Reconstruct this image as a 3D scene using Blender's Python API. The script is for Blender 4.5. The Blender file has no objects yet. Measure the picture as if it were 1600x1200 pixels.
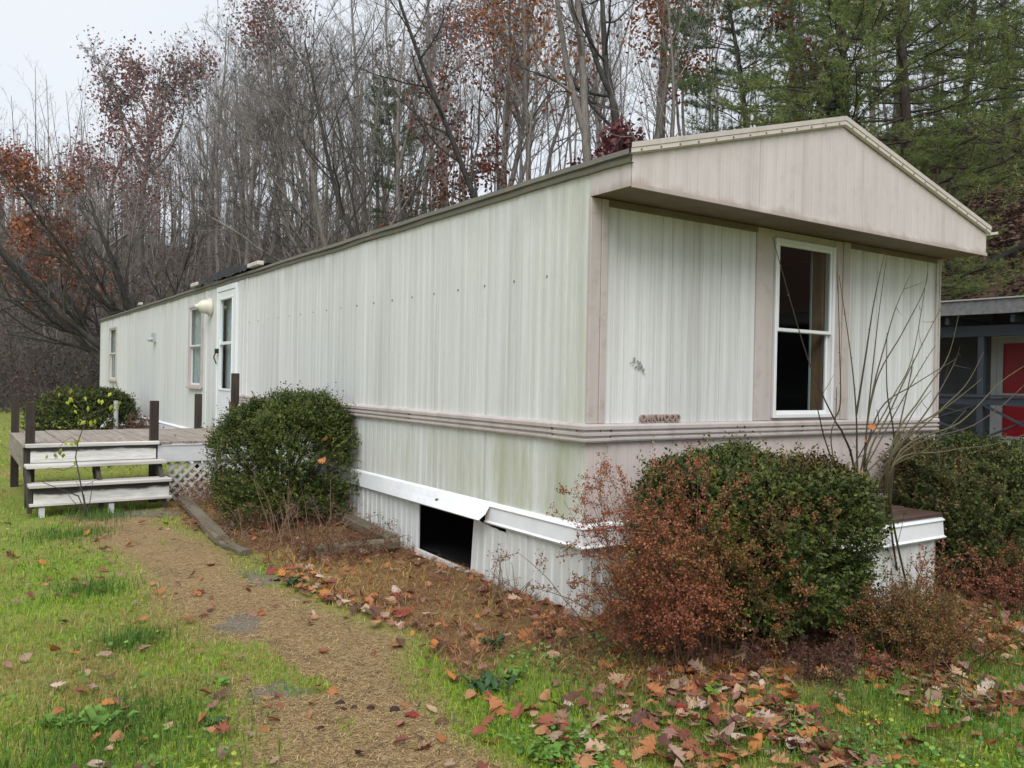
import bpy, math, random
import numpy as np
from mathutils import Vector, Matrix

S = bpy.context.scene
COL = S.collection
rng = np.random.default_rng(11)
random.seed(5)

# ------------------------------------------------------------------ camera
FPX, YAW, PITCH, ROLL = 1302.0, 0.5957, -0.0053, 0.019
CAM = np.array([-3.444, -4.218, 1.5465])
_F = np.array([math.sin(YAW) * math.cos(PITCH), math.cos(YAW) * math.cos(PITCH), math.sin(PITCH)])
_R0 = np.array([math.cos(YAW), -math.sin(YAW), 0.0])
_U0 = np.cross(_R0, _F)
_R = _R0 * math.cos(ROLL) + _U0 * math.sin(ROLL)
_U = -_R0 * math.sin(ROLL) + _U0 * math.cos(ROLL)
cd = bpy.data.cameras.new('camera')
cam = bpy.data.objects.new('camera', cd)
COL.objects.link(cam)
cd.sensor_width = 36.0
cd.lens = FPX / 1600 * 36.0
cd.clip_end = 1000
cd.clip_start = 0.05
cam.matrix_world = Matrix(((_R[0], _U[0], -_F[0], CAM[0]), (_R[1], _U[1], -_F[1], CAM[1]),
                           (_R[2], _U[2], -_F[2], CAM[2]), (0, 0, 0, 1)))
S.camera = cam


def ray(u, v): return _F + _R * (u - 800) / FPX - _U * (v - 600) / FPX
def on(u, v, ax, val):
    d = ray(u, v); t = (val - CAM[ax]) / d[ax]; return CAM + d * t
def at(u, v, depth): return CAM + ray(u, v) * depth


# ------------------------------------------------------------------ world, sun, exposure
SUN_EL, SUN_AZ = math.radians(52), math.radians(215)      # azimuth clockwise from +Y
w = bpy.data.worlds.new('World'); S.world = w; w.use_nodes = True
wn = w.node_tree.nodes; wl = w.node_tree.links; wn.clear()
wo = wn.new('ShaderNodeOutputWorld'); wb = wn.new('ShaderNodeBackground')
sk = wn.new('ShaderNodeTexSky'); sk.sky_type = 'NISHITA'; sk.sun_disc = False
sk.sun_elevation = SUN_EL; sk.sun_rotation = SUN_AZ
mx = wn.new('ShaderNodeMix'); mx.data_type = 'RGBA'; mx.inputs[0].default_value = 0.93
cl = wn.new('ShaderNodeTexNoise'); cl.inputs['Scale'].default_value = 1.6; cl.inputs['Detail'].default_value = 4
cr = wn.new('ShaderNodeValToRGB')
cr.color_ramp.elements[0].position = 0.3; cr.color_ramp.elements[0].color = (0.80, 0.87, 0.95, 1)
cr.color_ramp.elements[1].position = 0.7; cr.color_ramp.elements[1].color = (0.93, 0.96, 1.0, 1)
gain = wn.new('ShaderNodeVectorMath'); gain.operation = 'SCALE'; gain.inputs['Scale'].default_value = 4.9
tcw = wn.new('ShaderNodeTexCoord')
wl.new(tcw.outputs['Generated'], cl.inputs['Vector'])
wl.new(cl.outputs['Fac'], cr.inputs['Fac']); wl.new(cr.outputs['Color'], gain.inputs[0])
wl.new(sk.outputs['Color'], mx.inputs[6]); wl.new(gain.outputs[0], mx.inputs[7])
wl.new(mx.outputs[2], wb.inputs['Color']); wb.inputs['Strength'].default_value = 0.1
wl.new(wb.outputs[0], wo.inputs['Surface'])

sl = bpy.data.lights.new('sun', 'SUN'); sl.energy = 1.5; sl.angle = math.radians(45); sl.color = (1.0, 0.97, 0.93)
sun = bpy.data.objects.new('sun', sl); COL.objects.link(sun)
_sd = Vector((math.sin(SUN_AZ) * math.cos(SUN_EL), math.cos(SUN_AZ) * math.cos(SUN_EL), math.sin(SUN_EL)))
sun.rotation_euler = _sd.to_track_quat('Z', 'Y').to_euler()
sun.location = (-20, -20, 40)
S.view_settings.view_transform = 'Standard'; S.view_settings.look = 'None'
S.view_settings.gamma = 1; S.view_settings.exposure = 1.03
S.view_settings.use_curve_mapping = False
HAZE = .00025
S.render.engine = 'CYCLES'
S.cycles.use_denoising = True
S.cycles.max_bounces = 6; S.cycles.diffuse_bounces = 3; S.cycles.transparent_max_bounces = 12
S.cycles.sample_clamp_indirect = 6


# ------------------------------------------------------------------ helpers
def tag(o, label=None, cat=None, group=None, kind=None):
    if label: o['label'] = label
    if cat: o['category'] = cat
    if group: o['group'] = group
    if kind: o['kind'] = kind
    return o

def empty(name, loc, label=None, cat=None, group=None, rz=0.0):
    o = bpy.data.objects.new(name, None); COL.objects.link(o)
    o.location = loc; o.rotation_euler = (0, 0, rz); o.empty_display_size = 0.1
    return tag(o, label, cat, group)

def mesh_np(name, V, faces, cols=None, mat=None, smooth=False):
    """faces: list of (n,k) int arrays"""
    me = bpy.data.meshes.new(name)
    V = np.asarray(V, np.float32)
    faces = [np.asarray(f, np.int32) for f in faces if len(f)]
    me.vertices.add(len(V)); me.vertices.foreach_set('co', V.ravel())
    nl = sum(f.size for f in faces); nf = sum(len(f) for f in faces)
    me.loops.add(nl); me.polygons.add(nf)
    me.loops.foreach_set('vertex_index', np.concatenate([f.ravel() for f in faces]))
    st = []; o = 0
    for f in faces:
        st.append(o + np.arange(len(f)) * f.shape[1]); o += f.size
    me.polygons.foreach_set('loop_start', np.concatenate(st).astype(np.int32))
    me.polygons.foreach_set('use_smooth', np.full(nf, bool(smooth)))
    me.update(calc_edges=True)
    if cols is not None:
        a = me.color_attributes.new('Col', 'FLOAT_COLOR', 'POINT')
        c = np.ones((len(V), 4), np.float32); c[:, :3] = cols
        a.data.foreach_set('color', c.ravel())
    if mat: me.materials.append(mat)
    return me

def link(name, me, parent=None, loc=None):
    o = bpy.data.objects.new(name, me); COL.objects.link(o)
    if parent: o.parent = parent
    if loc is not None: o.location = loc
    return o

class MB:
    def __init__(s): s.V = []; s.F = {3: [], 4: []}; s.n = 0; s.C = []
    def add(s, V, F, col=None):
        V = np.asarray(V, float); F = np.asarray(F)
        s.V.append(V); s.F[F.shape[1]].append(F + s.n); s.n += len(V)
        s.C.append(np.broadcast_to(np.array(col if col is not None else (1, 1, 1), float), V.shape))
        return s
    def box(s, x0, x1, y0, y1, z0, z1, col=None):
        V = [(x, y, z) for x in (x0, x1) for y in (y0, y1) for z in (z0, z1)]
        F = [(0, 1, 3, 2), (4, 6, 7, 5), (0, 4, 5, 1), (2, 3, 7, 6), (0, 2, 6, 4), (1, 5, 7, 3)]
        return s.add(V, F, col)
    def bar(s, a, b, wd, ht, up=(0, 0, 1), col=None):
        a = np.array(a, float); b = np.array(b, float); t = b - a; t /= np.linalg.norm(t)
        up = np.array(up, float)
        r = np.cross(t, up); r /= np.linalg.norm(r); u = np.cross(r, t)
        V = [p + r * i * wd / 2 + u * j * ht / 2 for p in (a, b) for i in (-1, 1) for j in (-1, 1)]
        F = [(0, 1, 3, 2), (4, 6, 7, 5), (0, 4, 5, 1), (2, 3, 7, 6), (0, 2, 6, 4), (1, 5, 7, 3)]
        return s.add(V, F, col)
    def prism(s, poly, d0, d1, axis):
        """poly in the two other axes, extruded along axis; convex or star about first vertex"""
        n = len(poly)
        def P(q, d):
            q = list(q); q.insert(axis, d); return q
        V = [P(q, d0) for q in poly] + [P(q, d1) for q in poly]
        s.add(V, [(i, (i + 1) % n, n + (i + 1) % n, n + i) for i in range(n)])
        s.add(V, [(0, i + 1, i) for i in range(1, n - 1)] + [(n, n + i, n + i + 1) for i in range(1, n - 1)])
        return s
    def tube(s, pts, rad, sides=8, cap=True, col=None):
        P = np.array(pts, float)[None]; R = np.broadcast_to(np.array(rad, float), (1, P.shape[1]))
        V, F = tubes(P, R, sides); s.add(V, F, col)
        if cap:
            n = P.shape[1]
            for k, base in ((0, 0), (n - 1, (n - 1) * sides)):
                ring = V[base:base + sides]
                s.add(np.vstack([ring, ring.mean(0)[None]]), [(i, (i + 1) % sides, sides) for i in range(sides)], col)
        return s
    def build(s, name, mat, parent=None, smooth=False, loc=None, bevel=0.0):
        F = [np.vstack(f) for f in (s.F[3], s.F[4]) if f]
        me = mesh_np(name, np.vstack(s.V), F, np.vstack(s.C), mat, smooth)
        o = link(name, me, parent, loc)
        if bevel:
            m = o.modifiers.new('bevel', 'BEVEL'); m.width = bevel; m.segments = 1; m.limit_method = 'ANGLE'
        return o

def norm(a): return a / np.maximum(np.linalg.norm(a, axis=-1, keepdims=True), 1e-9)

def tubes(P, R, sides):
    """P (B,n,3), R (B,n) -> verts, quads"""
    B, n, _ = P.shape
    T = np.empty_like(P); T[:, 1:-1] = P[:, 2:] - P[:, :-2]; T[:, 0] = P[:, 1] - P[:, 0]; T[:, -1] = P[:, -1] - P[:, -2]
    T = norm(T)
    m = norm(P[:, -1] - P[:, 0])
    ref = np.where(np.abs(m[:, 2:3]) < 0.8, np.array([[0, 0, 1.0]]), np.array([[1.0, 0, 0]]))[:, None, :]
    u = norm(np.cross(T, ref)); v = np.cross(T, u)
    a = np.arange(sides) * 2 * np.pi / sides
    V = P[:, :, None, :] + R[:, :, None, None] * (u[:, :, None, :] * np.cos(a)[None, None, :, None] + v[:, :, None, :] * np.sin(a)[None, None, :, None])
    idx = np.arange(B * n * sides).reshape(B, n, sides)
    q = np.stack([idx[:, :-1], np.roll(idx, -1, 2)[:, :-1], np.roll(idx, -1, 2)[:, 1:], idx[:, 1:]], -1).reshape(-1, 4)
    return V.reshape(-1, 3), q

def fbm(x, y, seed=0, sc=1.0, oct=4):
    r = np.random.default_rng(seed); o = np.zeros_like(x, float); a = 1.0; tot = 0
    for k in range(oct):
        for j in range(3):
            th = r.uniform(0, 6.28); f = sc * (2 ** k) * r.uniform(.7, 1.3); ph = r.uniform(0, 6.28)
            o += a * np.sin((x * math.cos(th) + y * math.sin(th)) * f + ph + 1.5 * np.sin((x * math.sin(th) - y * math.cos(th)) * f * .6 + ph * 2))
            tot += a * .55
        a *= .6
    return o / tot        # about -1..1


# ------------------------------------------------------------------ materials
class NT:
    def __init__(s, name):
        s.m = bpy.data.materials.new(name); s.m.use_nodes = True
        s.n = s.m.node_tree.nodes; s.l = s.m.node_tree.links; s.n.clear()
        s.out = s.n.new('ShaderNodeOutputMaterial'); s.b = s.n.new('ShaderNodeBsdfPrincipled')
        s.l.new(s.b.outputs[0], s.out.inputs['Surface'])
    def pos(s): return s.n.new('ShaderNodeNewGeometry').outputs['Position']
    def obj(s): return s.n.new('ShaderNodeTexCoord').outputs['Object']
    def scale(s, v, sc, loc=(0, 0, 0)):
        m = s.n.new('ShaderNodeMapping'); m.inputs['Scale'].default_value = sc; m.inputs['Location'].default_value = loc
        s.l.new(v, m.inputs[0]); return m.outputs[0]
    def noise(s, v, sc=1.0, det=4, rough=.55, dist=0.0):
        t = s.n.new('ShaderNodeTexNoise'); t.inputs['Scale'].default_value = sc; t.inputs['Detail'].default_value = det
        t.inputs['Roughness'].default_value = rough; t.inputs['Distortion'].default_value = dist
        s.l.new(v, t.inputs['Vector']); return t.outputs['Fac']
    def ramp(s, f, stops):
        r = s.n.new('ShaderNodeValToRGB'); e = r.color_ramp.elements
        while len(e) < len(stops): e.new(.5)
        for k, (p, c) in enumerate(stops):
            e[k].position = p; c = (c, c, c) if not hasattr(c, '__len__') else c; e[k].color = (*c, 1)
        s.l.new(f, r.inputs[0]); return r.outputs[0]
    def mix(s, f, a, b, mode='MIX'):
        m = s.n.new('ShaderNodeMix'); m.data_type = 'RGBA'; m.blend_type = mode
        for i, x in ((0, f), (6, a), (7, b)):
            if isinstance(x, bpy.types.NodeSocket): s.l.new(x, m.inputs[i])
            elif i == 0: m.inputs[0].default_value = x
            else: m.inputs[i].default_value = (*x, 1)
        return m.outputs[2]
    def math(s, op, a, b=0.0):
        m = s.n.new('ShaderNodeMath'); m.operation = op
        for i, x in enumerate((a, b)):
            if isinstance(x, bpy.types.NodeSocket): s.l.new(x, m.inputs[i])
            else: m.inputs[i].default_value = x
        return m.outputs[0]
    def smooth(s, x, lo, hi):
        m = s.n.new('ShaderNodeMapRange'); m.interpolation_type = 'SMOOTHSTEP'
        s.l.new(x, m.inputs['Value']); m.inputs['From Min'].default_value = lo; m.inputs['From Max'].default_value = hi
        return m.outputs['Result']
    def xyz(s, v):
        p = s.n.new('ShaderNodeSeparateXYZ'); s.l.new(v, p.inputs[0]); return p.outputs
    def attr(s, name='Col'):
        a = s.n.new('ShaderNodeVertexColor'); a.layer_name = name; return a.outputs['Color']
    def color(s, c):
        if isinstance(c, bpy.types.NodeSocket): s.l.new(c, s.b.inputs['Base Color'])
        else: s.b.inputs['Base Color'].default_value = (*c, 1)
        return s
    def rough(s, r):
        if isinstance(r, bpy.types.NodeSocket): s.l.new(r, s.b.inputs['Roughness'])
        else: s.b.inputs['Roughness'].default_value = r
        return s
    def bump(s, h, strength=.3, dist=.01):
        b = s.n.new('ShaderNodeBump'); b.inputs['Strength'].default_value = strength; b.inputs['Distance'].default_value = dist
        s.l.new(h, b.inputs['Height']); s.l.new(b.outputs[0], s.b.inputs['Normal']); return s
    def spec(s, v): s.b.inputs['Specular IOR Level'].default_value = v; return s

def plain(name, c, rough=.6, spec=.5, var=.15, sc=6.0):
    t = NT(name); n = t.noise(t.pos(), sc, 5)
    t.color(t.mix(1.0, t.ramp(n, [(.3, 1 - var), (.7, 1.0)]), c, 'MULTIPLY')).rough(rough).spec(spec)
    return t.m

def mat_leaf(name, rough=.5, transl=.25, spec=.35):
    t = NT(name); c = t.attr(); t.color(c).rough(rough).spec(spec)
    if transl:
        tr = t.n.new('ShaderNodeBsdfTranslucent'); ms = t.n.new('ShaderNodeMixShader'); ms.inputs[0].default_value = transl
        t.l.new(c, tr.inputs[0]); t.l.new(t.b.outputs[0], ms.inputs[1]); t.l.new(tr.outputs[0], ms.inputs[2])
        t.l.new(ms.outputs[0], t.out.inputs['Surface'])
    return t.m

def mat_siding(name, white=(.75, .76, .755), green=1.0, grey=1.0):
    t = NT(name); p = t.pos(); x, y, z = t.xyz(p)
    base = t.mix(t.ramp(t.noise(t.scale(p, (9, 9, .5)), 1.0, 6, .6), [(.3, 0), (.7, 1)]), tuple(k * .86 for k in white), white)
    # dark vertical run-down streaks
    st = t.noise(t.scale(p, (13, 13, .22)), 1.0, 5, .65)
    st2 = t.noise(t.scale(p, (1.9, 1.3, .25), (3, 7, 1)), 1.0, 4)
    f = t.math('MULTIPLY', t.ramp(st, [(.47, 0), (.68, 1)]), t.ramp(st2, [(.38, .15), (.62, 1)]))
    c = t.mix(t.math('MULTIPLY', f, .42 * grey), base, (.36, .35, .31))
    oi = t.n.new('ShaderNodeObjectInfo'); base = base
    c = t.mix(1.0, c, t.ramp(oi.outputs['Random'], [(0, .90), (1, 1.0)]), 'MULTIPLY')
    ch = t.noise(t.scale(p, (34, 34, .35), (5, 5, 5)), 1.0, 4, .6)
    c = t.mix(t.math('MULTIPLY', t.ramp(ch, [(.50, 0), (.70, 1)]), .30 * grey), c, (.40, .41, .39))
    # fine mottled wear
    g = t.noise(t.scale(p, (60, 60, 9)), 1.0, 4, .7)
    c = t.mix(t.math('MULTIPLY', t.ramp(g, [(.52, 0), (.7, 1)]), .30), c, (.48, .48, .44))
    if green:
        # algae: stronger towards the corner by the gable end and low on the wall
        gy = t.smooth(t.math('SUBTRACT', 6.5, y), 0.0, 6.3)
        gn = t.noise(t.scale(p, (5, 3.2, .45), (1, 2, 3)), 1.0, 6, .7)
        gf = t.math('MULTIPLY', gy, t.ramp(gn, [(.36, 0), (.64, 1)]))
        gl = t.smooth(t.math('SUBTRACT', 1.35, z), 0.0, .5)
        ce = t.smooth(t.math('SUBTRACT', .75, y), 0.0, .75)
        amp = t.math('MINIMUM', t.math('ADD', t.math('ADD', .20, t.math('MULTIPLY', gl, .95)), t.math('MULTIPLY', ce, .5)), 1.0)
        c = t.mix(t.math('MULTIPLY', t.math('MULTIPLY', gf, amp), .85 * green), c, (.37, .40, .25))
        # grime from the eave
        ez = t.math('MULTIPLY', t.smooth(z, 2.5, 2.92), t.ramp(t.noise(t.scale(p, (6, 6, .5)), 1., 4), [(.4, 0), (.65, 1)]))
        c = t.mix(t.math('MULTIPLY', ez, .45), c, (.33, .32, .28))
    t.color(c).rough(.55).spec(.4)
    t.bump(t.noise(t.scale(p, (70, 70, 3)), 1.0, 4), .25, .004)
    return t.m

def mat_beige(name, c0=(.50, .445, .425), stain_z=None, amt=1.0):
    t = NT(name); p = t.pos(); x, y, z = t.xyz(p)
    n = t.noise(t.scale(p, (5, 5, .6)), 1.0, 5, .6)
    c = t.mix(t.ramp(n, [(.3, 0), (.7, 1)]), tuple(k * .85 for k in c0), tuple(min(1, k * 1.05) for k in c0))
    m = t.noise(p, 9.0, 5, .65)
    c = t.mix(t.math('MULTIPLY', t.ramp(m, [(.52, 0), (.72, 1)]), .45 * amt), c, (.27, .21, .17))
    if stain_z is not None:
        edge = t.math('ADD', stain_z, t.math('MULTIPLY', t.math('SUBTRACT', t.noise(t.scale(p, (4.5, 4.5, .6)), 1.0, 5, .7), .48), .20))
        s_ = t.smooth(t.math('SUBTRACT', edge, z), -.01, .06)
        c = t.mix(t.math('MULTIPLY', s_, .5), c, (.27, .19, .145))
        runs = t.noise(t.scale(p, (11, 11, .15), (0, 4, 0)), 1.0, 3)
        c = t.mix(t.math('MULTIPLY', t.ramp(runs, [(.55, 0), (.72, 1)]), .28), c, (.30, .25, .21))
    t.color(c).rough(.6).spec(.35)
    t.bump(t.noise(t.scale(p, (40, 40, 6)), 1.0, 3), .15, .003)
    return t.m

def mat_wood(name, c0, c1, axis=1, sc=1.0, rough=.8, stain=0.3):
    t = NT(name); p = t.pos()
    s3 = [22 * sc] * 3; s3[axis] = 1.2 * sc
    n = t.noise(t.scale(p, tuple(s3)), 1.0, 6, .65, .4)
    c = t.mix(t.ramp(n, [(.3, 0), (.7, 1)]), c0, c1)
    m = t.noise(p, 3.1, 5, .6)
    c = t.mix(t.math('MULTIPLY', t.ramp(m, [(.45, 0), (.7, 1)]), stain), c, (.09, .085, .06))
    t.color(c).rough(rough).spec(.3).bump(n, .5, .004)
    return t.m

def mat_peel(name, wood=(.045, .038, .033), z0=0.0, z1=1.0):
    """weathered white paint peeled to dark wood along the upper edge"""
    t = NT(name); p = t.pos(); o = t.obj(); x, y, z = t.xyz(o)
    n = t.noise(t.scale(p, (2.2, 2.2, 5)), 1.0, 6, .65)
    e = t.math('ADD', z, t.math('MULTIPLY', t.math('SUBTRACT', n, .5), .13))
    f = t.smooth(e, z0, z1)
    g = t.noise(t.scale(p, (7, 9, 50)), 1.0, 5)
    wh = t.mix(t.ramp(g, [(.4, 0), (.75, 1)]), (.70, .70, .68), (.50, .48, .43))
    t.color(t.mix(f, wh, wood)).rough(.65).bump(g, .3, .003)
    return t.m

def mat_bark(name, c0, c1, sc=1.0):
    t = NT(name); p = t.pos()
    n = t.noise(t.scale(p, (14 * sc, 14 * sc, 3 * sc)), 1.0, 6, .7)
    c = t.mix(t.ramp(n, [(.32, 0), (.68, 1)]), c0, c1)
    m = t.noise(p, .9, 3)
    c = t.mix(t.math('MULTIPLY', t.ramp(m, [(.5, 0), (.7, 1)]), .35), c, (.15, .15, .12))
    t.color(c).rough(.9).spec(.2).bump(n, .6, .02)
    return t.m

M = {}
M['siding'] = mat_siding('white_siding')
M['siding_front'] = mat_siding('white_front_siding', (.75, .755, .755), 0.0, 1.7)
M['skirt'] = mat_siding('white_skirting', (.74, .76, .76), 0.35, .8)
M['trimwhite'] = plain('white_trim', (.80, .82, .84), .4, .5, .12, 5)
M['door'] = plain('white_door_paint', (.80, .83, .84), .35, .5, .06, 2)
M['beige'] = mat_beige('beige_trim')
M['beige_low'] = mat_beige('beige_lower_panel', (.58, .50, .475), None, .3)
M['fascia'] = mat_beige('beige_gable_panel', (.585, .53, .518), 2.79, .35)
M['soffit'] = mat_beige('shaded_soffit', (.20, .155, .13), None, 1.2)  # brown base darkened further, overhang shade put into the colour
M['rake'] = mat_beige('rake_trim_metal', (.58, .53, .49), None, .6)
M['roof'] = mat_beige('weathered_roof_edge', (.21, .20, .18), None, 1.8)
M['tar'] = plain('black_roof_tar', (.018, .018, .02), .6, .4, .4, 20)
M['dark'] = plain('dark_interior', (.022, .02, .019), .9, .1)  # near-black; inside the home it stands in for the shade of an unlit room
M['brownwood'] = mat_wood('brown_window_jamb', (.16, .085, .045), (.28, .16, .085), 2)
M['alu'] = plain('white_aluminium', (.78, .79, .80), .35, .6, .08)
M['alugrey'] = plain('grey_aluminium', (.42, .43, .44), .4, .5, .15)
M['black'] = plain('black_metal', (.015, .015, .015), .4, .5)
M['cream'] = plain('cream_plastic', (.66, .645, .54), .4, .5, .12, 9)
M['deck'] = mat_wood('grey_weathered_deck', (.20, .165, .135), (.36, .31, .27), 1)
M['post'] = mat_wood('dark_weathered_post', (.018, .013, .011), (.06, .043, .035), 2)
M['timber'] = mat_wood('landscape_timber', (.07, .058, .038), (.20, .17, .12), 1, .8)
M['whitewood'] = mat_wood('white_painted_board', (.52, .53, .54), (.66, .67, .69), 0, .6, .65, .12)
M['lattice'] = mat_wood('white_lattice', (.46, .45, .43), (.62, .62, .60), 2, .8, .7, .15)
M['riser_top'] = mat_peel('peeling_riser', (.05, .042, .036), .025, .05)
M['riser_low'] = mat_peel('peeling_riser_low', (.04, .036, .036), .0, .03)
M['tread'] = mat_wood('white_worn_tread', (.30, .27, .24), (.78, .77, .74), 0, .5, .7, .05)
M['darkwood'] = mat_wood('dark_stair_wood', (.03, .026, .024), (.085, .072, .062), 2)
M['lid'] = mat_wood('brown_box_lid', (.05, .026, .022), (.12, .065, .05), 0, .5, .5)
M['bark'] = mat_bark('grey_bark', (.12, .105, .095), (.29, .26, .235))
M['bark_dark'] = mat_bark('dark_wet_bark', (.02, .018, .018), (.07, .062, .057))
M['bark_pine'] = mat_bark('pine_bark', (.03, .024, .022), (.095, .072, .058))
M['twig'] = mat_bark('grey_twig', (.16, .145, .137), (.31, .285, .268))
M['twig_dark'] = mat_bark('dark_twig', (.04, .036, .034), (.10, .088, .082))
M['leaf'] = mat_leaf('leaf_foliage')
M['needle'] = mat_leaf('pine_needle', .6, .35, .2)
M['box'] = mat_leaf('boxwood_leaf', .5, .2, .22)
M['grass'] = mat_leaf('grass_blade', .55, .35, .2)
M['litter'] = mat_leaf('fallen_leaf', .6, .12, .3)
M['straw'] = mat_leaf('dry_straw', .75, .0, .2)
M['stem'] = mat_leaf('plant_stem', .6, 0, .4)
M['clod'] = plain('dark_clod', (.05, .025, .02), .8, .3, .4, 60)

def mat_glass(name, tint=(.9, .95, .95), ior=1.45):
    t = NT(name)
    tr = t.n.new('ShaderNodeBsdfTransparent'); tr.inputs[0].default_value = (*tint, 1)
    gl = t.n.new('ShaderNodeBsdfGlossy'); gl.inputs['Roughness'].default_value = .03
    fr = t.n.new('ShaderNodeFresnel'); fr.inputs[0].default_value = ior
    ms = t.n.new('ShaderNodeMixShader')
    bf = t.math('MULTIPLY', fr.outputs[0], t.math('SUBTRACT', 1.0, t.n.new('ShaderNodeNewGeometry').outputs['Backfacing']))
    t.l.new(bf, ms.inputs[0]); t.l.new(tr.outputs[0], ms.inputs[1]); t.l.new(gl.outputs[0], ms.inputs[2])
    t.l.new(ms.outputs[0], t.out.inputs['Surface'])
    return t.m
M['glass'] = mat_glass('window_glass')
M['glass_dull'] = mat_glass('dull_acrylic', (.95, .93, .93), 1.16)

# ------------------------------------------------------------------ terrain
TOE = np.array([(16, -60), (16, -20), (16, 6), (13.5, 18), (9, 27), (2, 33), (-12, 38), (-60, 44)], float)
RIDGE = np.array([(58, -60), (55, -15), (44, 18.5), (28, 43), (15, 76), (-2, 100), (-35, 120), (-90, 130)], float)
RIDGE_H = np.array([20, 18, 16.5, 12.6, 13.2, 16.5, 18, 18], float)

def poly_dist(X, Y, P, vals=None):
    best = np.full(X.shape, 1e9); bv = np.zeros(X.shape); sg = np.zeros(X.shape)
    for i in range(len(P) - 1):
        a = P[i]; d = P[i + 1] - a; L2 = d @ d
        t = np.clip(((X - a[0]) * d[0] + (Y - a[1]) * d[1]) / L2, 0, 1)
        dx = X - (a[0] + t * d[0]); dy = Y - (a[1] + t * d[1]); ds = np.hypot(dx, dy)
        s = d[0] * dy - d[1] * dx
        m = ds < best
        best = np.where(m, ds, best); sg = np.where(m, -np.sign(s), sg)
        if vals is not None: bv = np.where(m, vals[i] * (1 - t) + vals[i + 1] * t, bv)
    return best, sg, bv

def height(X, Y):
    X = np.asarray(X, float); Y = np.asarray(Y, float)
    dt, st, _ = poly_dist(X, Y, TOE); dr, sr, h = poly_dist(X, Y, RIDGE, RIDGE_H)
    up = st > 0
    t = np.where(up, dt / (dt + dr + 1e-6), 0)
    z = h * (t ** 1.15)
    beyond = sr > 0
    z = np.where(beyond, h - dr * .10, z)
    z += np.where(up, fbm(X, Y, 3, .35, 3) * .35 * np.clip(dt / 5, 0, 1), 0)
    flat = fbm(X, Y, 5, .8, 3) * .02
    z = z + np.where(up, 0, flat * np.clip(np.hypot(X + .5, Y) / 3, .3, 1))
    # soil a little higher in the bed against the long wall behind the opening
    bed = np.exp(-((X + .3) / .7) ** 2) * np.clip((Y - 2.6) / 1.2, 0, 1) * np.clip((6.5 - Y) / 1, 0, 1)
    return z + .06 * bed

def hz(x, y): return float(height(np.array([x]), np.array([y]))[0])

def zones(X, Y):
    """own colour zones of the ground: path, bed, litter (0..1)"""
    n = fbm(X, Y, 21, 2.2, 4)
    lx = -2.46 + .09 * np.sin(Y * .9) + .16 * n
    rx = np.interp(Y, [-4, -1.5, -.6, .2, 1.2, 2.2, 5.6, 7], [-1.25, -1.42, -1.35, -1.15, -1.25, -1.33, -1.42, -1.3]) + .10 * fbm(X, Y, 22, 2.5, 4)
    path = np.clip((X - lx) / .34 + .25 * n, 0, 1) * np.clip((rx - X) / .26 + .25 * n, 0, 1) * np.clip((6.3 - Y) / .2, 0, 1)
    path = path * (1 - .8 * np.clip((fbm(X * 1.6, Y, 23, 2.0, 4) - .66 + .30 * np.exp(-((X + 1.95) / .35) ** 2 - ((Y - .45) / .22) ** 2)) / .2, 0, 1))
    bed = np.clip((X - rx) / .12, 0, 1) * np.clip((7.2 - Y) / .3, 0, 1) * np.clip((Y - (-.75 - .25 * n + .30 * np.clip(X + 1, -1, 1))) / .5, 0, 1)
    under = np.clip((X + .9) / .4, 0, 1) * np.clip((Y + 1.55 + .2 * n) / .5, 0, 1) * np.clip((4.6 - X) / .5, 0, 1)
    bed = np.maximum(bed, under * (Y < 1))
    bed = np.where((X > 0) & (Y > 0) & (X < 4.3) & (Y < 21), 1, bed)
    dt, st, _ = poly_dist(X, Y, TOE)
    lit = np.clip((st * dt + 2.5 + 1.2 * n) / 2.5, 0, 1)
    return path, bed * (1 - path), lit

def axis_coords(lo, a, b, hi, fine, grow=1.16):
    c = list(np.arange(a, b + fine / 2, fine)); s = fine; x = c[-1]
    while x < hi: s = min(s * grow, 3.5); x += s; c.append(x)
    s = fine; x = a; l = []
    while x > lo: s = min(s * grow, 3.5); x -= s; l.append(x)
    return np.array(l[::-1] + c)

gx = axis_coords(-140, -5, 3.5, 130, .06); gy = axis_coords(-110, -4, 8, 190, .06)
GX, GY = np.meshgrid(gx, gy)
GZ = height(GX, GY)
pz, bz, lz = zones(GX, GY)
near = (np.abs(GX + 1) < 8) & (np.abs(GY - 2) < 9)
GZ += np.where(near, fbm(GX, GY, 9, 9, 3) * .007, 0)
nx, ny = len(gx), len(gy)
I = np.arange(nx * ny).reshape(ny, nx)
GF = np.stack([I[:-1, :-1], I[:-1, 1:], I[1:, 1:], I[1:, :-1]], -1).reshape(-1, 4)
gm = mesh_np('ground', np.stack([GX, GY, GZ], -1).reshape(-1, 3), [GF], np.stack([pz, bz, lz], -1).reshape(-1, 3), None, True)
t = NT('ground_soil'); p = t.pos(); zc = t.n.new('ShaderNodeSeparateColor'); t.l.new(t.attr(), zc.inputs[0])
n1 = t.noise(p, 1.3, 6, .65); n2 = t.noise(p, 26, 6, .7); n3 = t.noise(p, 90, 4, .7)
lawn = t.mix(t.ramp(n1, [(.38, 0), (.62, 1)]), (.17, .26, .035), (.25, .24, .07))
lawn = t.mix(t.ramp(n2, [(.4, 0), (.65, .6)]), lawn, (.10, .068, .032))
path = t.mix(t.ramp(n2, [(.33, 0), (.68, 1)]), (.17, .11, .056), (.34, .245, .125))
path = t.mix(t.ramp(n3, [(.5, 0), (.72, .7)]), path, (.44, .32, .16))
path = t.mix(t.ramp(n1, [(.5, 0), (.68, .5)]), path, (.21, .135, .07))
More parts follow.
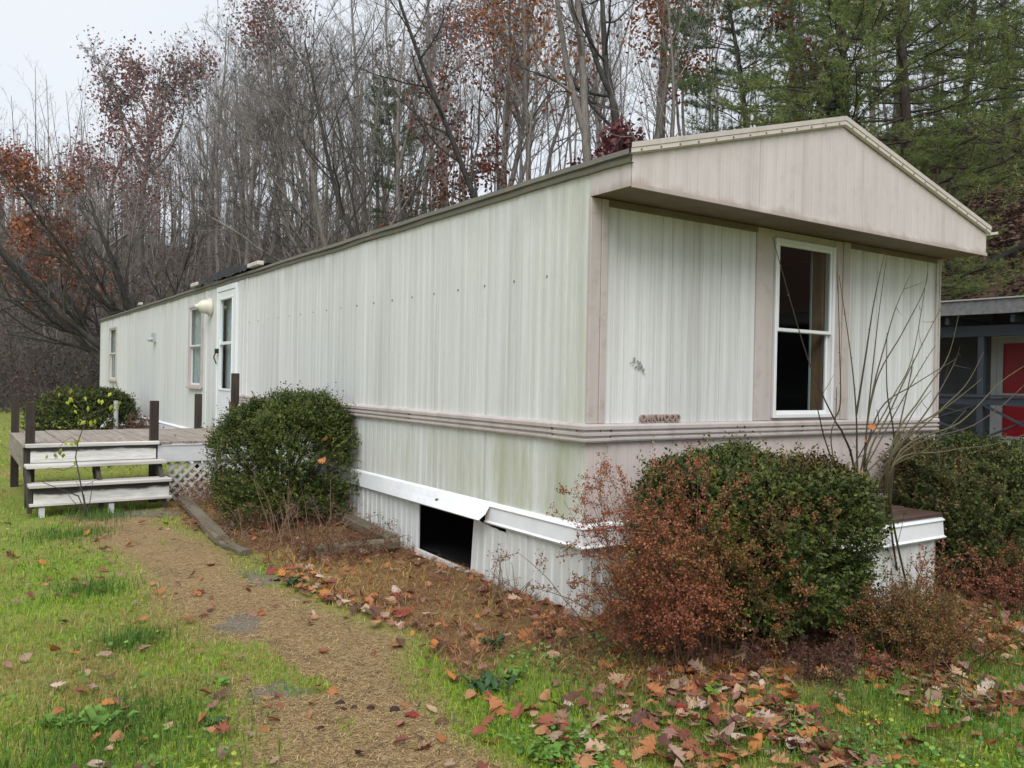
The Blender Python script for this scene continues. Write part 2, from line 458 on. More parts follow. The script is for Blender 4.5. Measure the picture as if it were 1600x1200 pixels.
bedc = t.mix(t.ramp(n2, [(.35, 0), (.65, 1)]), (.085, .05, .028), (.24, .145, .065))
bedc = t.mix(t.ramp(n1, [(.48, 0), (.62, .8)]), bedc, t.mix(n2, (.16, .125, .04), (.36, .26, .10)))
_x, _y, _z = t.xyz(p)
litc = t.mix(t.ramp(t.noise(p, 2.6, 6, .75), [(.32, 0), (.68, 1)]), (.045, .028, .021), (.20, .118, .082))
litc = t.mix(t.smooth(_y, 14, 34), litc, t.mix(t.ramp(n2, [(.3, 0), (.7, 1)]), (.055, .043, .034), (.14, .112, .088)))
blot = t.noise(t.scale(p, (3.2, 1.7, 1)), 1.0, 6, .7, .6)
path = t.mix(t.ramp(blot, [(.52, 0), (.66, .75)]), path, (.155, .105, .06))
c = t.mix(zc.outputs[0], lawn, path); c = t.mix(zc.outputs[1], c, bedc); c = t.mix(zc.outputs[2], c, litc)
t.color(c).rough(.95).spec(.15).bump(n2, .6, .02)
gm.materials.append(t.m)
ground = tag(link('ground', gm), kind='structure')

# dark tarred slab patches showing through the straw of the path, and the slab at the stair foot
t = NT('dark_asphalt'); p = t.pos()
t.color(t.mix(t.ramp(t.noise(p, 120, 3, .7), [(.4, 0), (.7, 1)]), (.095, .08, .062), (.22, .18, .13))).rough(.9).bump(t.noise(p, 150, 3), .5, .004)
M['asphalt'] = t.m
def patch(name, cx, cy, rx, ry, seed, zoff=.006):
    r = np.random.default_rng(seed); n = 40
    a = np.arange(n) * 2 * np.pi / n
    k = 1 + .25 * np.sin(2 * a + r.uniform(0, 6)) + .16 * np.sin(3 * a + r.uniform(0, 6)) + .12 * np.sin(7 * a + r.uniform(0, 6)) + r.normal(0, .12, n)
    rings = []
    for f in (0.02, .35, .7, 1):
        X = cx + rx * k * f * np.cos(a); Y = cy + ry * k * f * np.sin(a)
        rings.append(np.stack([X, Y, height(X, Y) + fbm(X, Y, 9, 9, 3) * .007 + zoff * (1.2 - f)], -1))
    V = np.vstack(rings); idx = np.arange(4 * n).reshape(4, n)
    F = np.stack([idx[:-1], np.roll(idx, -1, 1)[:-1], np.roll(idx, -1, 1)[1:], idx[1:]], -1).reshape(-1, 4)
    return tag(link(name, mesh_np(name, V, [F], None, M['asphalt'])), kind='structure')
PATCHES = [(on(430, 1084, 2, 0), .17, .11), (on(375, 978, 2, 0), .16, .20), (on(405, 902, 2, 0), .15, .26)]
for k, (q, rx, ry) in enumerate(PATCHES):
    patch('path_patch', q[0], q[1], rx, ry, 40 + k, .003)
patch('path_slab', -1.72, 5.72, .48, .30, 61, .012)

# thin mist between the trees
hzb = MB().box(-150, 140, -118, 205, -4, 60)
t = bpy.data.materials.new('mist'); t.use_nodes = True; t.node_tree.nodes.clear()
_o = t.node_tree.nodes.new('ShaderNodeOutputMaterial'); _v = t.node_tree.nodes.new('ShaderNodeVolumePrincipled')
_v.inputs['Color'].default_value = (.93, .96, 1, 1); _v.inputs['Density'].default_value = HAZE; _v.inputs['Anisotropy'].default_value = .2
t.node_tree.links.new(_v.outputs[0], _o.inputs['Volume'])
tag(hzb.build('haze', t), kind='stuff')

# ------------------------------------------------------------------ mobile home
Wd, Ln = 4.2, 20.9
home = empty('mobile_home', (0, 0, 0), 'long white single-wide mobile home with ribbed siding and beige gable end', 'mobile home')

PERIOD = .1016
def rib_profile(w, period=PERIOD, depth=.007, style='groove', phase=0.0):
    k = 0; pts = [(0.0, 0.0)]
    while k * period < w + period:
        b = k * period - phase
        if style == 'groove':
            seq = ((.0, 0), (.020, depth * .35), (.055, depth * .35), (.072, 0), (.077, -depth * .6), (.082, 0))
        elif style == 'twin':
            seq = ((.0, 0), (.005, -depth), (.010, 0), (.052, depth * .12), (.062, depth * .3), (.072, depth * .12))
        else:   # skirting: broad flutes
            seq = ((.0, 0), (.05, .0), (.06, depth), (.085, depth), (.095, 0))
        for u, d in seq:
            if pts[-1][0] + 1e-4 < b + u < w - 1e-4: pts.append((b + u, d))
        k += 1
    pts.append((w, 0.0)); return pts

_sheet_cache = {}
def sheet(w, z0, z1, mat, depth=.007, style='groove', lip=.012, top=None, key=None):
    """ribbed metal sheet in local coords: u along +X, out along -Y, edges folded back; top(u) overrides z1"""
    kk = (round(w, 4), round(z0, 4), round(z1, 4), mat.name, style, depth) if top is None else None
    if kk in _sheet_cache: return _sheet_cache[kk]
    pr = rib_profile(w, PERIOD, depth, style)
    pr = [(0.0, -lip)] + pr + [(w, -lip)]
    V = []; 
    for u, d in pr:
        zt = z1 if top is None else top(u)
        V += [(u, -d, z0), (u, -d, zt)]
    n = len(pr)
    F = [(2 * i, 2 * i + 2, 2 * i + 3, 2 * i + 1) for i in range(n - 1)]
    me = mesh_np('siding_panel', V, [F], None, mat)
    if kk: _sheet_cache[kk] = me
    return me

def place_sheet(name, me, origin, face, parent=home, tilt=0.0, jit=0.0):
    """face 'x-' : lies in x=const plane facing -x with u running along -y from origin; 'y-': faces -y, u along +x"""
    o = link(name, me, parent, origin)
    o.rotation_euler = (tilt, 0, -math.pi / 2 + jit) if face == 'x-' else (0, tilt, 0)
    return o

# long wall: sheets of 0.4064 m, cut at the openings
OPEN = [(7.87, 8.93, .6, 2.87), (9.83, 10.72, 1.31, 2.69), (18.15, 19.22, 1.33, 2.67)]
edges = sorted(set([round(i * .4064, 4) for i in range(52)] + [Ln] + [a for o in OPEN for a in o[:2]] + [7.83]))
edges = [e for e in edges if e <= Ln]
edges = [e for i, e in enumerate(edges) if i == 0 or e - edges[i - 1] > .02 or any(abs(e - a) < 1e-6 for o in OPEN for a in o[:2])]
for a, b in zip(edges[:-1], edges[1:]):
    mid = (a + b) / 2; wdt = b - a
    if wdt < .01: continue
    spans = [(.60, 1.15), (1.262, 2.89)] if mid < 7.83 else [(.60, 2.89)]
    for o in OPEN:
        if o[0] - 1e-6 < mid < o[1] + 1e-6:
            ns = []
            for s in spans:
                if s[0] < o[2] < s[1]: ns.append((s[0], o[2]))
                if s[0] < o[3] < s[1]: ns.append((o[3], s[1]))
            spans = ns
    for s in spans:
        place_sheet('siding_panel', sheet(wdt - .002, s[0], s[1], M['siding'], .0034), (random.uniform(-.0015, .0015), b - .0015, 0), 'x-', jit=random.uniform(-.005, .005))

# plain shell: floor, far wall, back wall, ceiling, sheathing strip
MB().box(.03, Wd - .03, .03, Ln - .03, .50, .59).build('floor_pan', M['dark'], home)
MB().box(.06, Wd - .06, .06, Ln - .06, .035, .045).build('crawl_shade_sheet', M['black'], home)  # black sheet added as painted shade, keeps the hole in the skirting dark
MB().box(Wd - .06, Wd, .0, Ln, .60, 2.89).build('far_wall', M['siding_front'], home)
MB().box(.0, Wd - .062, Ln - .06, Ln, .60, 2.89).build('back_wall', M['siding_front'], home)
MB().box(.02, Wd - .065, .02, Ln - .065, 2.86, 2.885).build('ceiling', M['dark'], home)
MB().box(1.2, 1.26, .062, 3.2, .60, 2.85).build('inner_partition', M['dark'], home)
MB().box(1.262, Wd - .12, 3.2, 3.26, .60, 2.85).build('inner_partition', M['dark'], home)
MB().box(Wd - .115, Wd - .065, .062, 3.26, .60, 2.85).build('darkening_lining', M['dark'], home)  # near-black lining added so the room behind the gable window looks unlit

# belt rail round the corner
BELT = [(-.002, 1.143), (.030, 1.147), (.036, 1.158), (.036, 1.170), (.020, 1.176), (.020, 1.186), (.036, 1.192), (.036, 1.206),
        (.022, 1.212), (.022, 1.222), (.038, 1.228), (.038, 1.250), (.030, 1.262), (-.002, 1.267)]
def extrude_profile(prof, path, dirs):
    """prof (out,z); path xy points; dirs outward xy per point"""
    V = []; n = len(prof)
    for (x, y), (dx, dy) in zip(path, dirs):
        for o_, z in prof: V.append((x + dx * o_, y + dy * o_, z))
    F = [(k * n + i, k * n + (i + 1) % n, (k + 1) * n + (i + 1) % n, (k + 1) * n + i) for k in range(len(path) - 1) for i in range(n)]
    m = MB(); m.add(V, F)
    for k in (0, len(path) - 1):
        m.add(V[k * n:(k + 1) * n], [(0, i, i + 1) for i in range(1, n - 1)])
    return m
cuts = [0.05, 2.45, 4.9, 7.83]
for a, b in zip(cuts[:-1], cuts[1:]):
    extrude_profile(BELT, [(0, a + .001), (0, b - .001)], [(-1, 0)] * 2).build('belt_rail', M['beige'], home)
extrude_profile([(o_ * 1.08 + .003, z + (.002 if z > 1.2 else -.002)) for o_, z in BELT], [(0, .32), (0, 0), (.19, 0)], [(-1, 0), (-1, -1), (0, -1)]).build('belt_corner', M['beige'], home)
for a, b in ((.1, 2.2), (2.2, 4.2)):
    extrude_profile(BELT, [(a + .001, 0), (b - .001, 0)], [(0, -1)] * 2).build('belt_rail', M['beige'], home)

# gable end: corner posts, sheets, window trims
def vtrim(x0, x1, z0, z1, out=.018, parent=home, mat='beige', groove=True):
    m = MB(); w_ = x1 - x0
    m.box(x0, x0 + w_ * .62, -out, .01, z0, z1)
    if groove: m.box(x0 + w_ * .64, x1, -out * 1.35, .01, z0, z1)
    return m.build('corner_trim' if groove else 'upright_trim', M[mat], parent, bevel=.003)
vtrim(.0, .143, 1.268, 2.742)
vtrim(4.145, 4.205, 1.268, 2.742)
m = MB(); m.box(1.632, 1.822, -.016, .01, 1.268, 2.742); m.build('upright_trim', M['beige'], home, bevel=.003)
m = MB(); m.box(2.60, 2.70, -.016, .01, 1.268, 2.742); m.box(2.705, 2.80, -.024, .01, 1.268, 2.742); m.build('upright_trim', M['beige'], home, bevel=.003)
for x0, x1 in ((.145, .75), (.753, 1.25), (1.253, 1.63)):
    place_sheet('siding_panel', sheet(x1 - x0, 1.268, 2.70, M['siding_front'], .008, 'twin'), (x0, 0, 0), 'y-')
for x0, x1 in ((2.803, 3.22), (3.223, 4.143)):
    place_sheet('siding_panel', sheet(x1 - x0, 1.268, 2.70, M['siding_front'], .008, 'twin'), (x0, 0, 0), 'y-')
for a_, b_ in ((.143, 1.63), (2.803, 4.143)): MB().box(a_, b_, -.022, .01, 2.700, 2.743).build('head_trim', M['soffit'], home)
for x0, x1 in ((.002, 1.10), (1.103, 2.20), (2.203, 3.30), (3.303, 4.2)):
    place_sheet('lower_panel', sheet(x1 - x0, .605, 1.145, M['beige_low'], .004, 'groove'), (x0, 0, 0), 'y-')
# wall below and above the window
MB().box(1.824, 2.598, .0, .02, 1.268, 1.285).build('window_filler', M['beige'], home); MB().box(1.824, 2.598, -.006, .02, 2.685, 2.742).build('window_filler', M['beige'], home)
MB().box(.03, 1.83, .03, .06, .6, 2.86).box(2.60, Wd - .07, .03, .06, .6, 2.86).box(1.83, 2.60, .03, .06, .6, 1.27).build('darkening_lining', M['dark'], home)  # same added dark lining behind the gable wall

def sash_window(x0, x1, z0, z1, parent, zm, mat_f='alu'):
    """built in a local frame: face -y; frame, two sashes, panes"""
    wnd = MB()
    f = .03
    wnd.box(x0, x0 + f, -.03, .05, z0, z1).box(x1 - f, x1, -.03, .05, z0, z1).box(x0 + f, x1 - f, -.03, .05, z0, z0 + f).box(x0 + f, x1 - f, -.03, .05, z1 - f, z1)
    fr = wnd.build('window', M[mat_f], parent, bevel=.003)
    for (a, b, yo) in ((zm - .012, z1 - f, -.018), (z0 + f, zm + .012, .012)):
        s_ = MB(); g = .026
        xa, xb = x0 + f + .002, x1 - f - .002
        s_.box(xa, xa + g, yo, yo + .02, a, b).box(xb - g, xb, yo, yo + .02, a, b).box(xa + g, xb - g, yo, yo + .02, a, a + g).box(xa + g, xb - g, yo, yo + .02, b - g, b)
        s_.build('sash', M['alu'], fr, bevel=.002)
        MB().box(xa + g, xb - g, yo + .008, yo + .012, a + g, b - g).build('pane', M['glass'], fr)
    return fr
fw = sash_window(1.838, 2.592, 1.287, 2.683, home, 1.975)
MB().box(2.535, 2.57, .055, .15, 1.30, 2.66).build('jamb', M['brownwood'], fw)
MB().box(2.52, 2.533, .152, .165, 1.30, 2.66).build('jamb_strip', M['alugrey'], fw)

# lettering and a sticker remnant
fc = bpy.data.curves.new('lettering', 'FONT'); fc.body = 'OAKWOOD'; fc.size = .066; fc.extrude = .007; fc.bevel_depth = .0008; fc.offset = .001
fc.space_character = 1.06
_fo = link('lettering_curve', fc)
_me = bpy.data.meshes.new_from_object(_fo.evaluated_get(bpy.context.evaluated_depsgraph_get()))
bpy.data.objects.remove(_fo)
fo = link('lettering', _me, home); fo.location = (.462, -.016, 1.278); fo.rotation_euler = (math.pi / 2, 0, 0)
_me.materials.clear(); _me.materials.append(plain('letter_paint', (.36, .26, .22), .5, .4, .2, 30))
MB().box(.458, .80, -.014, -.004, 1.268, 1.276).build('letter_base', M['beige'], home)
rm = MB()
for k in range(26):
    a = random.random(); x = .365 + .145 * a; z = 1.700 - .075 * a + random.uniform(-.028, .028); s_ = random.uniform(.004, .012)
    n = 5; ang = [6.28 * i / n + random.uniform(-.4, .4) for i in range(n)]
    V = [(x, -.0115, z)] + [(x + s_ * math.cos(q) * random.uniform(.6, 1.6), -.0108 - .0004 * random.random(), z + s_ * math.sin(q)) for q in ang]
    rm.add(V, [(0, i + 1, (i + 1) % n + 1) for i in range(n)])
rm.build('sticker_remnant', plain('grey_sticker', (.33, .33, .32), .7, .3, .5, 80), home)

# overhanging gable
EZ, PZ, SOF, OH = 2.945, 3.505, 2.745, -.398
xr = 2.10
def rake_z(x): return EZ + (PZ - EZ) * (1 - abs(x - xr) / xr)
for x0, x1 in ((.0, 1.178), (1.181, 2.378), (2.381, 4.24)):
    me = sheet(x1 - x0, SOF, 3, M['fascia'], .0032, 'groove', .012, top=lambda u, a=x0: rake_z(min(max(a + u, 0), 4.2)))
    # insert a vertex column at the peak is not needed: the centre panel is split there
    if x0 < xr < x1:
        for a, b in ((x0, xr), (xr, x1)):
            place_sheet('gable_panel', sheet(b - a, SOF, 3, M['fascia'], .0032, 'groove', .003, top=lambda u, a=a: rake_z(a + u)), (a, OH, 0), 'y-')
    else:
        place_sheet('gable_panel', me, (x0, OH, 0), 'y-')
place_sheet('gable_return', sheet(.396, SOF, EZ, M['fascia'], .0032, 'groove'), (0, -.002, 0), 'x-')
place_sheet('gable_return', sheet(.396, SOF, EZ, M['fascia'], .0032, 'groove'), (4.24, -.002, 0), 'x-')
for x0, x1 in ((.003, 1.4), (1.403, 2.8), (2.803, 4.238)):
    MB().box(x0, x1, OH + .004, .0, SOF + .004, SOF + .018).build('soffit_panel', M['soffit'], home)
MB().box(-.004, 4.244, OH - .016, OH - .002, SOF - .012, SOF + .016).build('drip_edge', M['fascia'], home)
MB().prism([(.02, 2.89), (4.18, 2.89), (4.18, EZ), (xr, PZ - .01), (.02, EZ)], .02, .035, 1).build('gable_backing', M['dark'], home)

# roof: two slopes with a thick weathered edge
for sgn, nm in ((0, 0), (1, 1)):
    m = MB(); X0 = -.03 if sgn == 0 else 4.27
    za, zb = EZ - .008, PZ + .012
    V = [(X0, OH - .006, za), (xr, OH - .006, zb), (xr, Ln + .02, zb), (X0, Ln + .02, za), (X0, OH - .006, za + .03), (xr, OH - .006, zb + .03), (xr, Ln + .02, zb + .03), (X0, Ln + .02, za + .03)]
    m.add(V, [(0, 1, 2, 3), (4, 7, 6, 5), (0, 4, 5, 1), (2, 6, 7, 3), (0, 3, 7, 4)])
    m.build('roof', M['roof'], home)
# eave strip, slightly wavy, in three lengths
for a, b in ((OH - .02, 7.0), (7.002, 10.2), (10.202, Ln)):
    n = max(3, int((b - a) / .12)); ys = np.linspace(a, b, n)
    wv = fbm(ys, ys * .3, 31, 3.0, 3) * .008
    V = []
    for yy, q in zip(ys, wv):
        for o_, z in ((.004, 2.887), (-.022, 2.890), (-.030, 2.912), (-.014, 2.918), (-.014, 2.930), (-.038, 2.936), (-.040, 2.966), (.02, 2.976)):
            V.append((o_ + (q if o_ < -.03 else 0), yy, z + q))
    F = [(k * 8 + i, k * 8 + i + 1, (k + 1) * 8 + i + 1, (k + 1) * 8 + i) for k in range(n - 1) for i in range(7)]
    mm = MB(); mm.add(V, F); mm.build('eave_strip', M['roof'], home)
# rake trims with little screws along the gable
for x0, x1 in ((-.035, xr), (xr, 4.275)):
    z0_, z1_ = (EZ - .01, PZ) if x0 < 0 else (PZ, EZ - .01)
    m = MB()
    V = []
    for x, z in ((x0, z0_), (x1, z1_)):
        for yo, dz in ((OH - .012, -.012), (OH - .03, .0), (OH - .03, .024), (OH - .027, .027), (OH - .034, .030), (OH - .036, .062), (OH + .02, .068)):
            V.append((x, yo, z + dz))
    m.add(V, [(i, i + 1, 8 + i, 7 + i) for i in range(6)])
    m.build('rake_trim', M['rake'], home)
    sc = MB(); 
    for k in range(13):
        f_ = (k + .5) / 13; x = x0 + (x1 - x0) * f_; z = z0_ + (z1_ - z0_) * f_ + .011
        sc.box(x - .005, x + .005, OH - .036, OH - .029, z - .005, z + .005)
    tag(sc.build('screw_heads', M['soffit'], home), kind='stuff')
MB().bar((4.262, OH + .05, 2.93), (4.40, OH - .02, 2.955), .03, .022).build('loose_eave_end', M['rake'], home)
# torn black roofing lifted over the door
n = 26; ys = np.linspace(7.25, 10.0, n); V = []
r_ = np.random.default_rng(4)
for i, yy in enumerate(ys):
    f_ = i / (n - 1); lift = .035 + .06 * math.sin(math.pi * min(1, f_ * 1.1)) + r_.uniform(-.012, .012)
    V += [(-.075 + r_.uniform(-.015, .01), yy, 2.975 + r_.uniform(-.02, .012)), (-.06, yy, 3.012 + lift), (.25, yy, 3.06 + lift * .9), (.6, yy, 3.13)]
F = [(4 * i + j, 4 * i + j + 1, 4 * i + j + 5, 4 * i + j + 4) for i in range(n - 1) for j in range(3)]
m = MB(); m.add(V, F); m.build('torn_roofing', M['tar'], home)
MB().box(-.085, .0, 6.75, 7.22, 2.995, 3.05).box(-.10, .02, 9.95, 10.35, 2.985, 3.045).build('eave_flashing', M['rake'], home, bevel=.008)
MB().box(-.022, .0, 7.40, 7.46, .62, 2.88).box(-.012, .0, 7.60, 7.83, .62, 2.88).box(-.016, 0, 8.94, 9.0, .62, 2.88).box(-.016, 0, 9.62, 9.66, .62, 2.88).build('seam_trim', M['siding'], home)

# screw row along the studs of the long wall
sc = MB()
for k in range(19):
    yy = .45 + k * .4064
    sc.box(-.006, .002, yy - .006, yy + .006, 2.262, 2.276)
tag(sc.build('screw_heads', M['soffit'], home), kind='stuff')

# windows of the long wall: built facing -y in a local frame turned towards -x
def side_window(y0, y1, z0, z1, zm):
    e = bpy.data.objects.new('window', None)
    wloc = y1 - y0
    m = MB(); f = .05
    m.box(0, f, -.035, .06, z0, z1).box(wloc - f, wloc, -.035, .06, z0, z1).box(f, wloc - f, -.035, .06, z0, z0 + .05).box(f, wloc - f, -.035, .06, z1 - .04, z1)
    m.box(-.02, wloc + .02, -.055, -.03, z0 - .02, z0 + .022)
    fr = m.build('window', M['beige'], home, bevel=.003)
    fr.location = (0, y1, 0); fr.rotation_euler = (0, 0, -math.pi / 2)
    for (a, b, yo) in ((zm, z1 - .04, -.016), (z0 + .05, zm + .02, .012)):
        s_ = MB(); g = .028; xa, xb = f, wloc - f
        s_.box(xa, xa + g, yo, yo + .02, a, b).box(xb - g, xb, yo, yo + .02, a, b).box(xa + g, xb - g, yo, yo + .02, a, a + g).box(xa + g, xb - g, yo, yo + .02, b - g, b)
        s_.build('sash', M['alu'], fr)
        MB().box(xa + g, xb - g, yo + .008, yo + .012, a + g, b - g).build('pane', M['glass'], fr)
    # curtain hanging behind the panes
    n = 40; V = []
    for i in range(n):
        x = f + (wloc - 2 * f) * i / (n - 1); yy = .062 + .010 * math.sin(i * 1.3) + .006 * math.sin(i * 2.9)
        V += [(x, yy, z0 + .03), (x, yy, z1 - .03)]
    c_ = MB(); c_.add(V, [(2 * i, 2 * i + 2, 2 * i + 3, 2 * i + 1) for i in range(n - 1)])
    c_.build('curtain', M['curtain'], fr)
    return fr
M['curtain'] = plain('grey_curtain', (.58, .60, .61), .9, .1, .3, 7)
side_window(9.83, 10.72, 1.31, 2.69, 2.0)
side_window(18.15, 19.22, 1.33, 2.67, 2.0)

# front door with two glass lights in a white frame
D0, D1 = 7.87, 8.93
m = MB(); m.box(-.04, .04, D0, D0 + .075, .72, 2.865).box(-.04, .04, D1 - .075, D1, .72, 2.865).box(-.04, .04, D0 + .075, D1 - .075, 2.79, 2.865).box(-.07, .05, D0, D1, .66, .72)
m.build('door_frame', M['door'], home, bevel=.004)
dy0, dy1 = D0 + .08, D1 - .08
m = MB()
m.box(-.03, .012, dy0, dy0 + .13, .73, 2.785).box(-.03, .012, dy1 - .13, dy1, .73, 2.785)
m.box(-.03, .012, dy0 + .13, dy1 - .13, .73, 1.33).box(-.03, .012, dy0 + .13, dy1 - .13, 2.66, 2.785).box(-.034, .012, dy0 + .13, dy1 - .13, 1.985, 2.03)
m.box(-.042, -.03, dy0 + .11, dy0 + .135, 1.31, 2.68).box(-.042, -.03, dy1 - .135, dy1 - .11, 1.31, 2.68).box(-.042, -.03, dy0 + .11, dy1 - .11, 1.30, 1.33).box(-.042, -.03, dy0 + .11, dy1 - .11, 2.66, 2.69)
door = m.build('door', M['door'], home, bevel=.004)
for a, b in ((1.33, 1.985), (2.03, 2.66)):
    MB().box(-.012, -.008, dy0 + .13, dy1 - .13, a, b).build('pane', M['glass'], door)
MB().box(.09, .10, dy0, dy1, .75, 2.78).build('inner_door', M['curtain'], door)
h = MB(); h.box(-.085, -.03, dy1 - .10, dy1 - .03, 1.86, 1.93); h.tube([(-.07, dy1 - .05, 1.88), (-.10, dy1 - .05, 1.80), (-.06, dy1 - .05, 1.70)], .010, 6)
h.build('handle', M['black'], door)

# cone-shaped porch light
prof = [(.0, .005), (.0, .150), (.02, .155), (.045, .15), (.06, .125), (.10, .12), (.15, .105), (.19, .075), (.215, .04), (.235, .032), (.25, .03), (.255, .005)]
n = 18; V = []
for d_, r in prof:
    for k in range(n):
        a = 2 * math.pi * k / n; V.append((-d_, 9.36 + r * math.cos(a) * .82, 2.60 + r * math.sin(a) * .95))
F = [(i * n + k, i * n + (k + 1) % n, (i + 1) * n + (k + 1) % n, (i + 1) * n + k) for i in range(len(prof) - 1) for k in range(n)]
m = MB(); m.add(V, F); m.build('porch_light', M['cream'], home, True)
m = MB(); m.box(-.06, .0, 13.55, 13.72, 2.16, 2.34); m.tube([(-.05, 13.63, 2.22), (-.14, 13.63, 2.20)], .035, 8)
m.build('vent_hood', M['alugrey'], home)
m = MB(); m.box(-.05, .0, 15.0, 15.25, 3.0, 3.05); m.build('roof_flashing', M['rake'], home)

# skirting trim: long strips, and the strip bent outwards above the hole
TRIM = [(.0, .452), (.040, .450), (.048, .462), (.036, .475), (.030, .57), (.040, .585), (.030, .600), (.012, .612), (.0, .612)]
for a, b in ((.0, 1.14), (3.70, 7.4), (7.402, 11.0), (11.002, 16), (16.002, Ln)):
    extrude_profile(TRIM, [(0, a), (0, b)], [(-1, 0)] * 2 if a else [(-1, -1), (-1, 0)]).build('skirt_trim', M['trimwhite'], home)
for a, b in ((0, 2.1), (2.102, 4.2)):
    extrude_profile(TRIM, [(a, 0), (b, 0)], [(-1, -1), (0, -1)] if a == 0 else [(0, -1)] * 2).build('skirt_trim', M['trimwhite'], home)
n = 22; V = []
for i in range(n):
    f_ = i / (n - 1); yy = 3.70 - f_ * 2.62; fl = f_ ** 1.6
    V += [(-.008, yy, .615), (-.030, yy, .600 - .004 * fl), (-.034 - .055 * fl, yy - .02 * fl, .545 - .012 * fl), (-.040 - .125 * fl, yy - .05 * fl, .462 + .035 * fl), (-.030 - .12 * fl, yy - .05 * fl, .450 + .037 * fl)]
F = [(5 * i + j, 5 * i + j + 1, 5 * i + j + 6, 5 * i + j + 5) for i in range(n - 1) for j in range(4)]
m = MB(); m.add(V, F); fl_ = m.build('bent_skirt_trim', M['trimwhite'], home); fl_['label'] = 'white skirting strip bent outwards over the hole'
sm = fl_.modifiers.new('thick', 'SOLIDIFY'); sm.thickness = .003

# skirting sheets with the hole between y 1.37 and 2.27
def skirt(y0, y1, tilt=0.0, lean=0.0, x=-.004, zb=-.06):
    me = sheet(y1 - y0 - .003, zb, .455, M['skirt'], .008, 'flute')
    o = link('skirt_panel', me, home, (x, y1, 0)); o.rotation_euler = (lean, tilt, -math.pi / 2)
    return o
skirt(.0, .30); skirt(.30, .62, .010); skirt(.62, .90, .02, 0, -.010); 
sk_ = skirt(.90, 1.375, .085, .0, -.016, -.06); sk_['label'] = 'loose skirting sheet leaning beside the hole'
yy = 2.27
while yy < Ln - .1:
    nxt = min(yy + .42, Ln); skirt(yy, nxt); yy = nxt
for x0 in np.arange(0, 4.2, .42):
    me = sheet(min(.417, 4.2 - x0), -.06, .455, M['skirt'], .008, 'flute'); place_sheet('skirt_panel', me, (x0, -.003, 0), 'y-')
MB().box(Wd - .02, Wd, 0, Ln, -.05, .455).build('far_skirt', M['skirt'], home)
MB().box(.0, Wd, Ln - .02, Ln, -.05, .455).build('back_skirt', M['skirt'], home)
MB().bar((-.022, 2.27, .03), (-.03, 1.33, .012), .03, .05).build('bottom_rail', M['trimwhite'], home)
MB().bar((-.02, 1.31, -.03), (-.02, .0, -.045), .03, .04).build('bottom_rail', M['darkwood'], home)

# ------------------------------------------------------------------ hitch box at the gable end
hb = empty('hitch_box', (2.1, -.5, 0), 'white skirted box with a brown board top against the gable end', 'box')
hb_inv = (-2.1, .5, 0)
def hbm(m, name, mat, **k):
    o = m.build(name, mat, hb, **k); o.location = hb_inv; return o
for x0 in (1.62, 1.95, 2.28):
    o = link('skirt_panel', sheet(.328, -.05, .46, M['skirt'], .008, 'flute'), hb, (x0 - 2.1, -.90 + .5, 0))
for y0 in (-.9, -.6, -.3):
    o = link('skirt_panel', sheet(.297, -.05, .46, M['skirt'], .008, 'flute'), hb, (2.608 - 2.1, y0 + .5, 0)); o.rotation_euler = (0, 0, math.pi / 2)
for y0 in (-.6, -.3, -.04):
    o = link('skirt_panel', sheet(.297, -.05, .46, M['skirt'], .008, 'flute'), hb, (1.62 - 2.1, y0 + .5, 0)); o.rotation_euler = (0, 0, -math.pi / 2)
TR2 = [(o_ * 1.1, z - .012) for o_, z in TRIM]
hbm(extrude_profile(TR2, [(1.62, -.05), (1.62, -.9), (2.608, -.9), (2.608, -.05)], [(-1, 0), (-1, -1), (1, -1), (1, 0)]), 'trim', M['trimwhite'])
for k in range(3):
    y0 = -.935 + k * .295
    hbm(MB().box(1.58 + random.uniform(0, .02), 2.64 + random.uniform(-.015, .01), y0, y0 + .285, .603 + .004 * k, .628 + .006 * k), 'lid_board', M['lid'], bevel=.004)

# ------------------------------------------------------------------ deck and steps
DZ, DF, DB, DX0, DX1 = .72, 6.42, 8.95, -2.75, -.05
deck = empty('deck', (-1.4, 7.7, 0), 'weathered grey board deck in front of the home\'s door', 'deck')
def dk(m, name, mat, **k):
    o = m.build(name, mat, deck, **k); o.location = (1.4, -7.7, 0); return o
nb = 19; bw = (DX1 - DX0) / nb
for k in range(nb):
    x0 = DX0 + k * bw; j = random.uniform(-.02, .02); dz = random.uniform(-.004, .004)
    dk(MB().box(x0 + .004, x0 + bw - .004, DF + j, DB + random.uniform(-.03, .03), DZ - .034 + dz, DZ + dz), 'deck_board', M['deck'], bevel=.004)
dk(MB().box(-1.34, DX1, DF + .015, DF + .055, .47, .683), 'fascia_board', M['whitewood'], bevel=.004)
dk(MB().box(-1.30, -.3, DF + .004, DF + .014, .672, .694), 'fascia_strip', M['whitewood'])
dk(MB().box(DX0 + .02, -1.345, DF + .06, DF + .10, .47, .683), 'rim_joist', M['darkwood'])
dk(MB().box(DX0 + .01, DX0 + .05, DF + .10, DB, .44, .683), 'rim_joist', M['deck'])
dk(MB().box(DX0 + .06, DX1, DB - .08, DB - .04, .47, .683), 'rim_joist', M['deck'])
for q in (-1.9, -1.1): dk(MB().box(q, q + .04, DF + .12, DB - .1, .50, .683), 'joist', M['darkwood'])
for (x, y, zt, z0) in ((-2.66, 6.62, 1.19, -.03), (-2.69, 8.62, 1.22, -.03), (-1.375, 6.50, 1.21, -.03), (-.30, 8.85, 1.24, -.03)):
    dk(MB().box(x - .046, x + .046, y - .046, y + .046, z0, zt), 'post', M['post'], bevel=.005)
xp, yp = on(367, 672, 2, .72)[:2]
xp, yp = -.40, 6.62
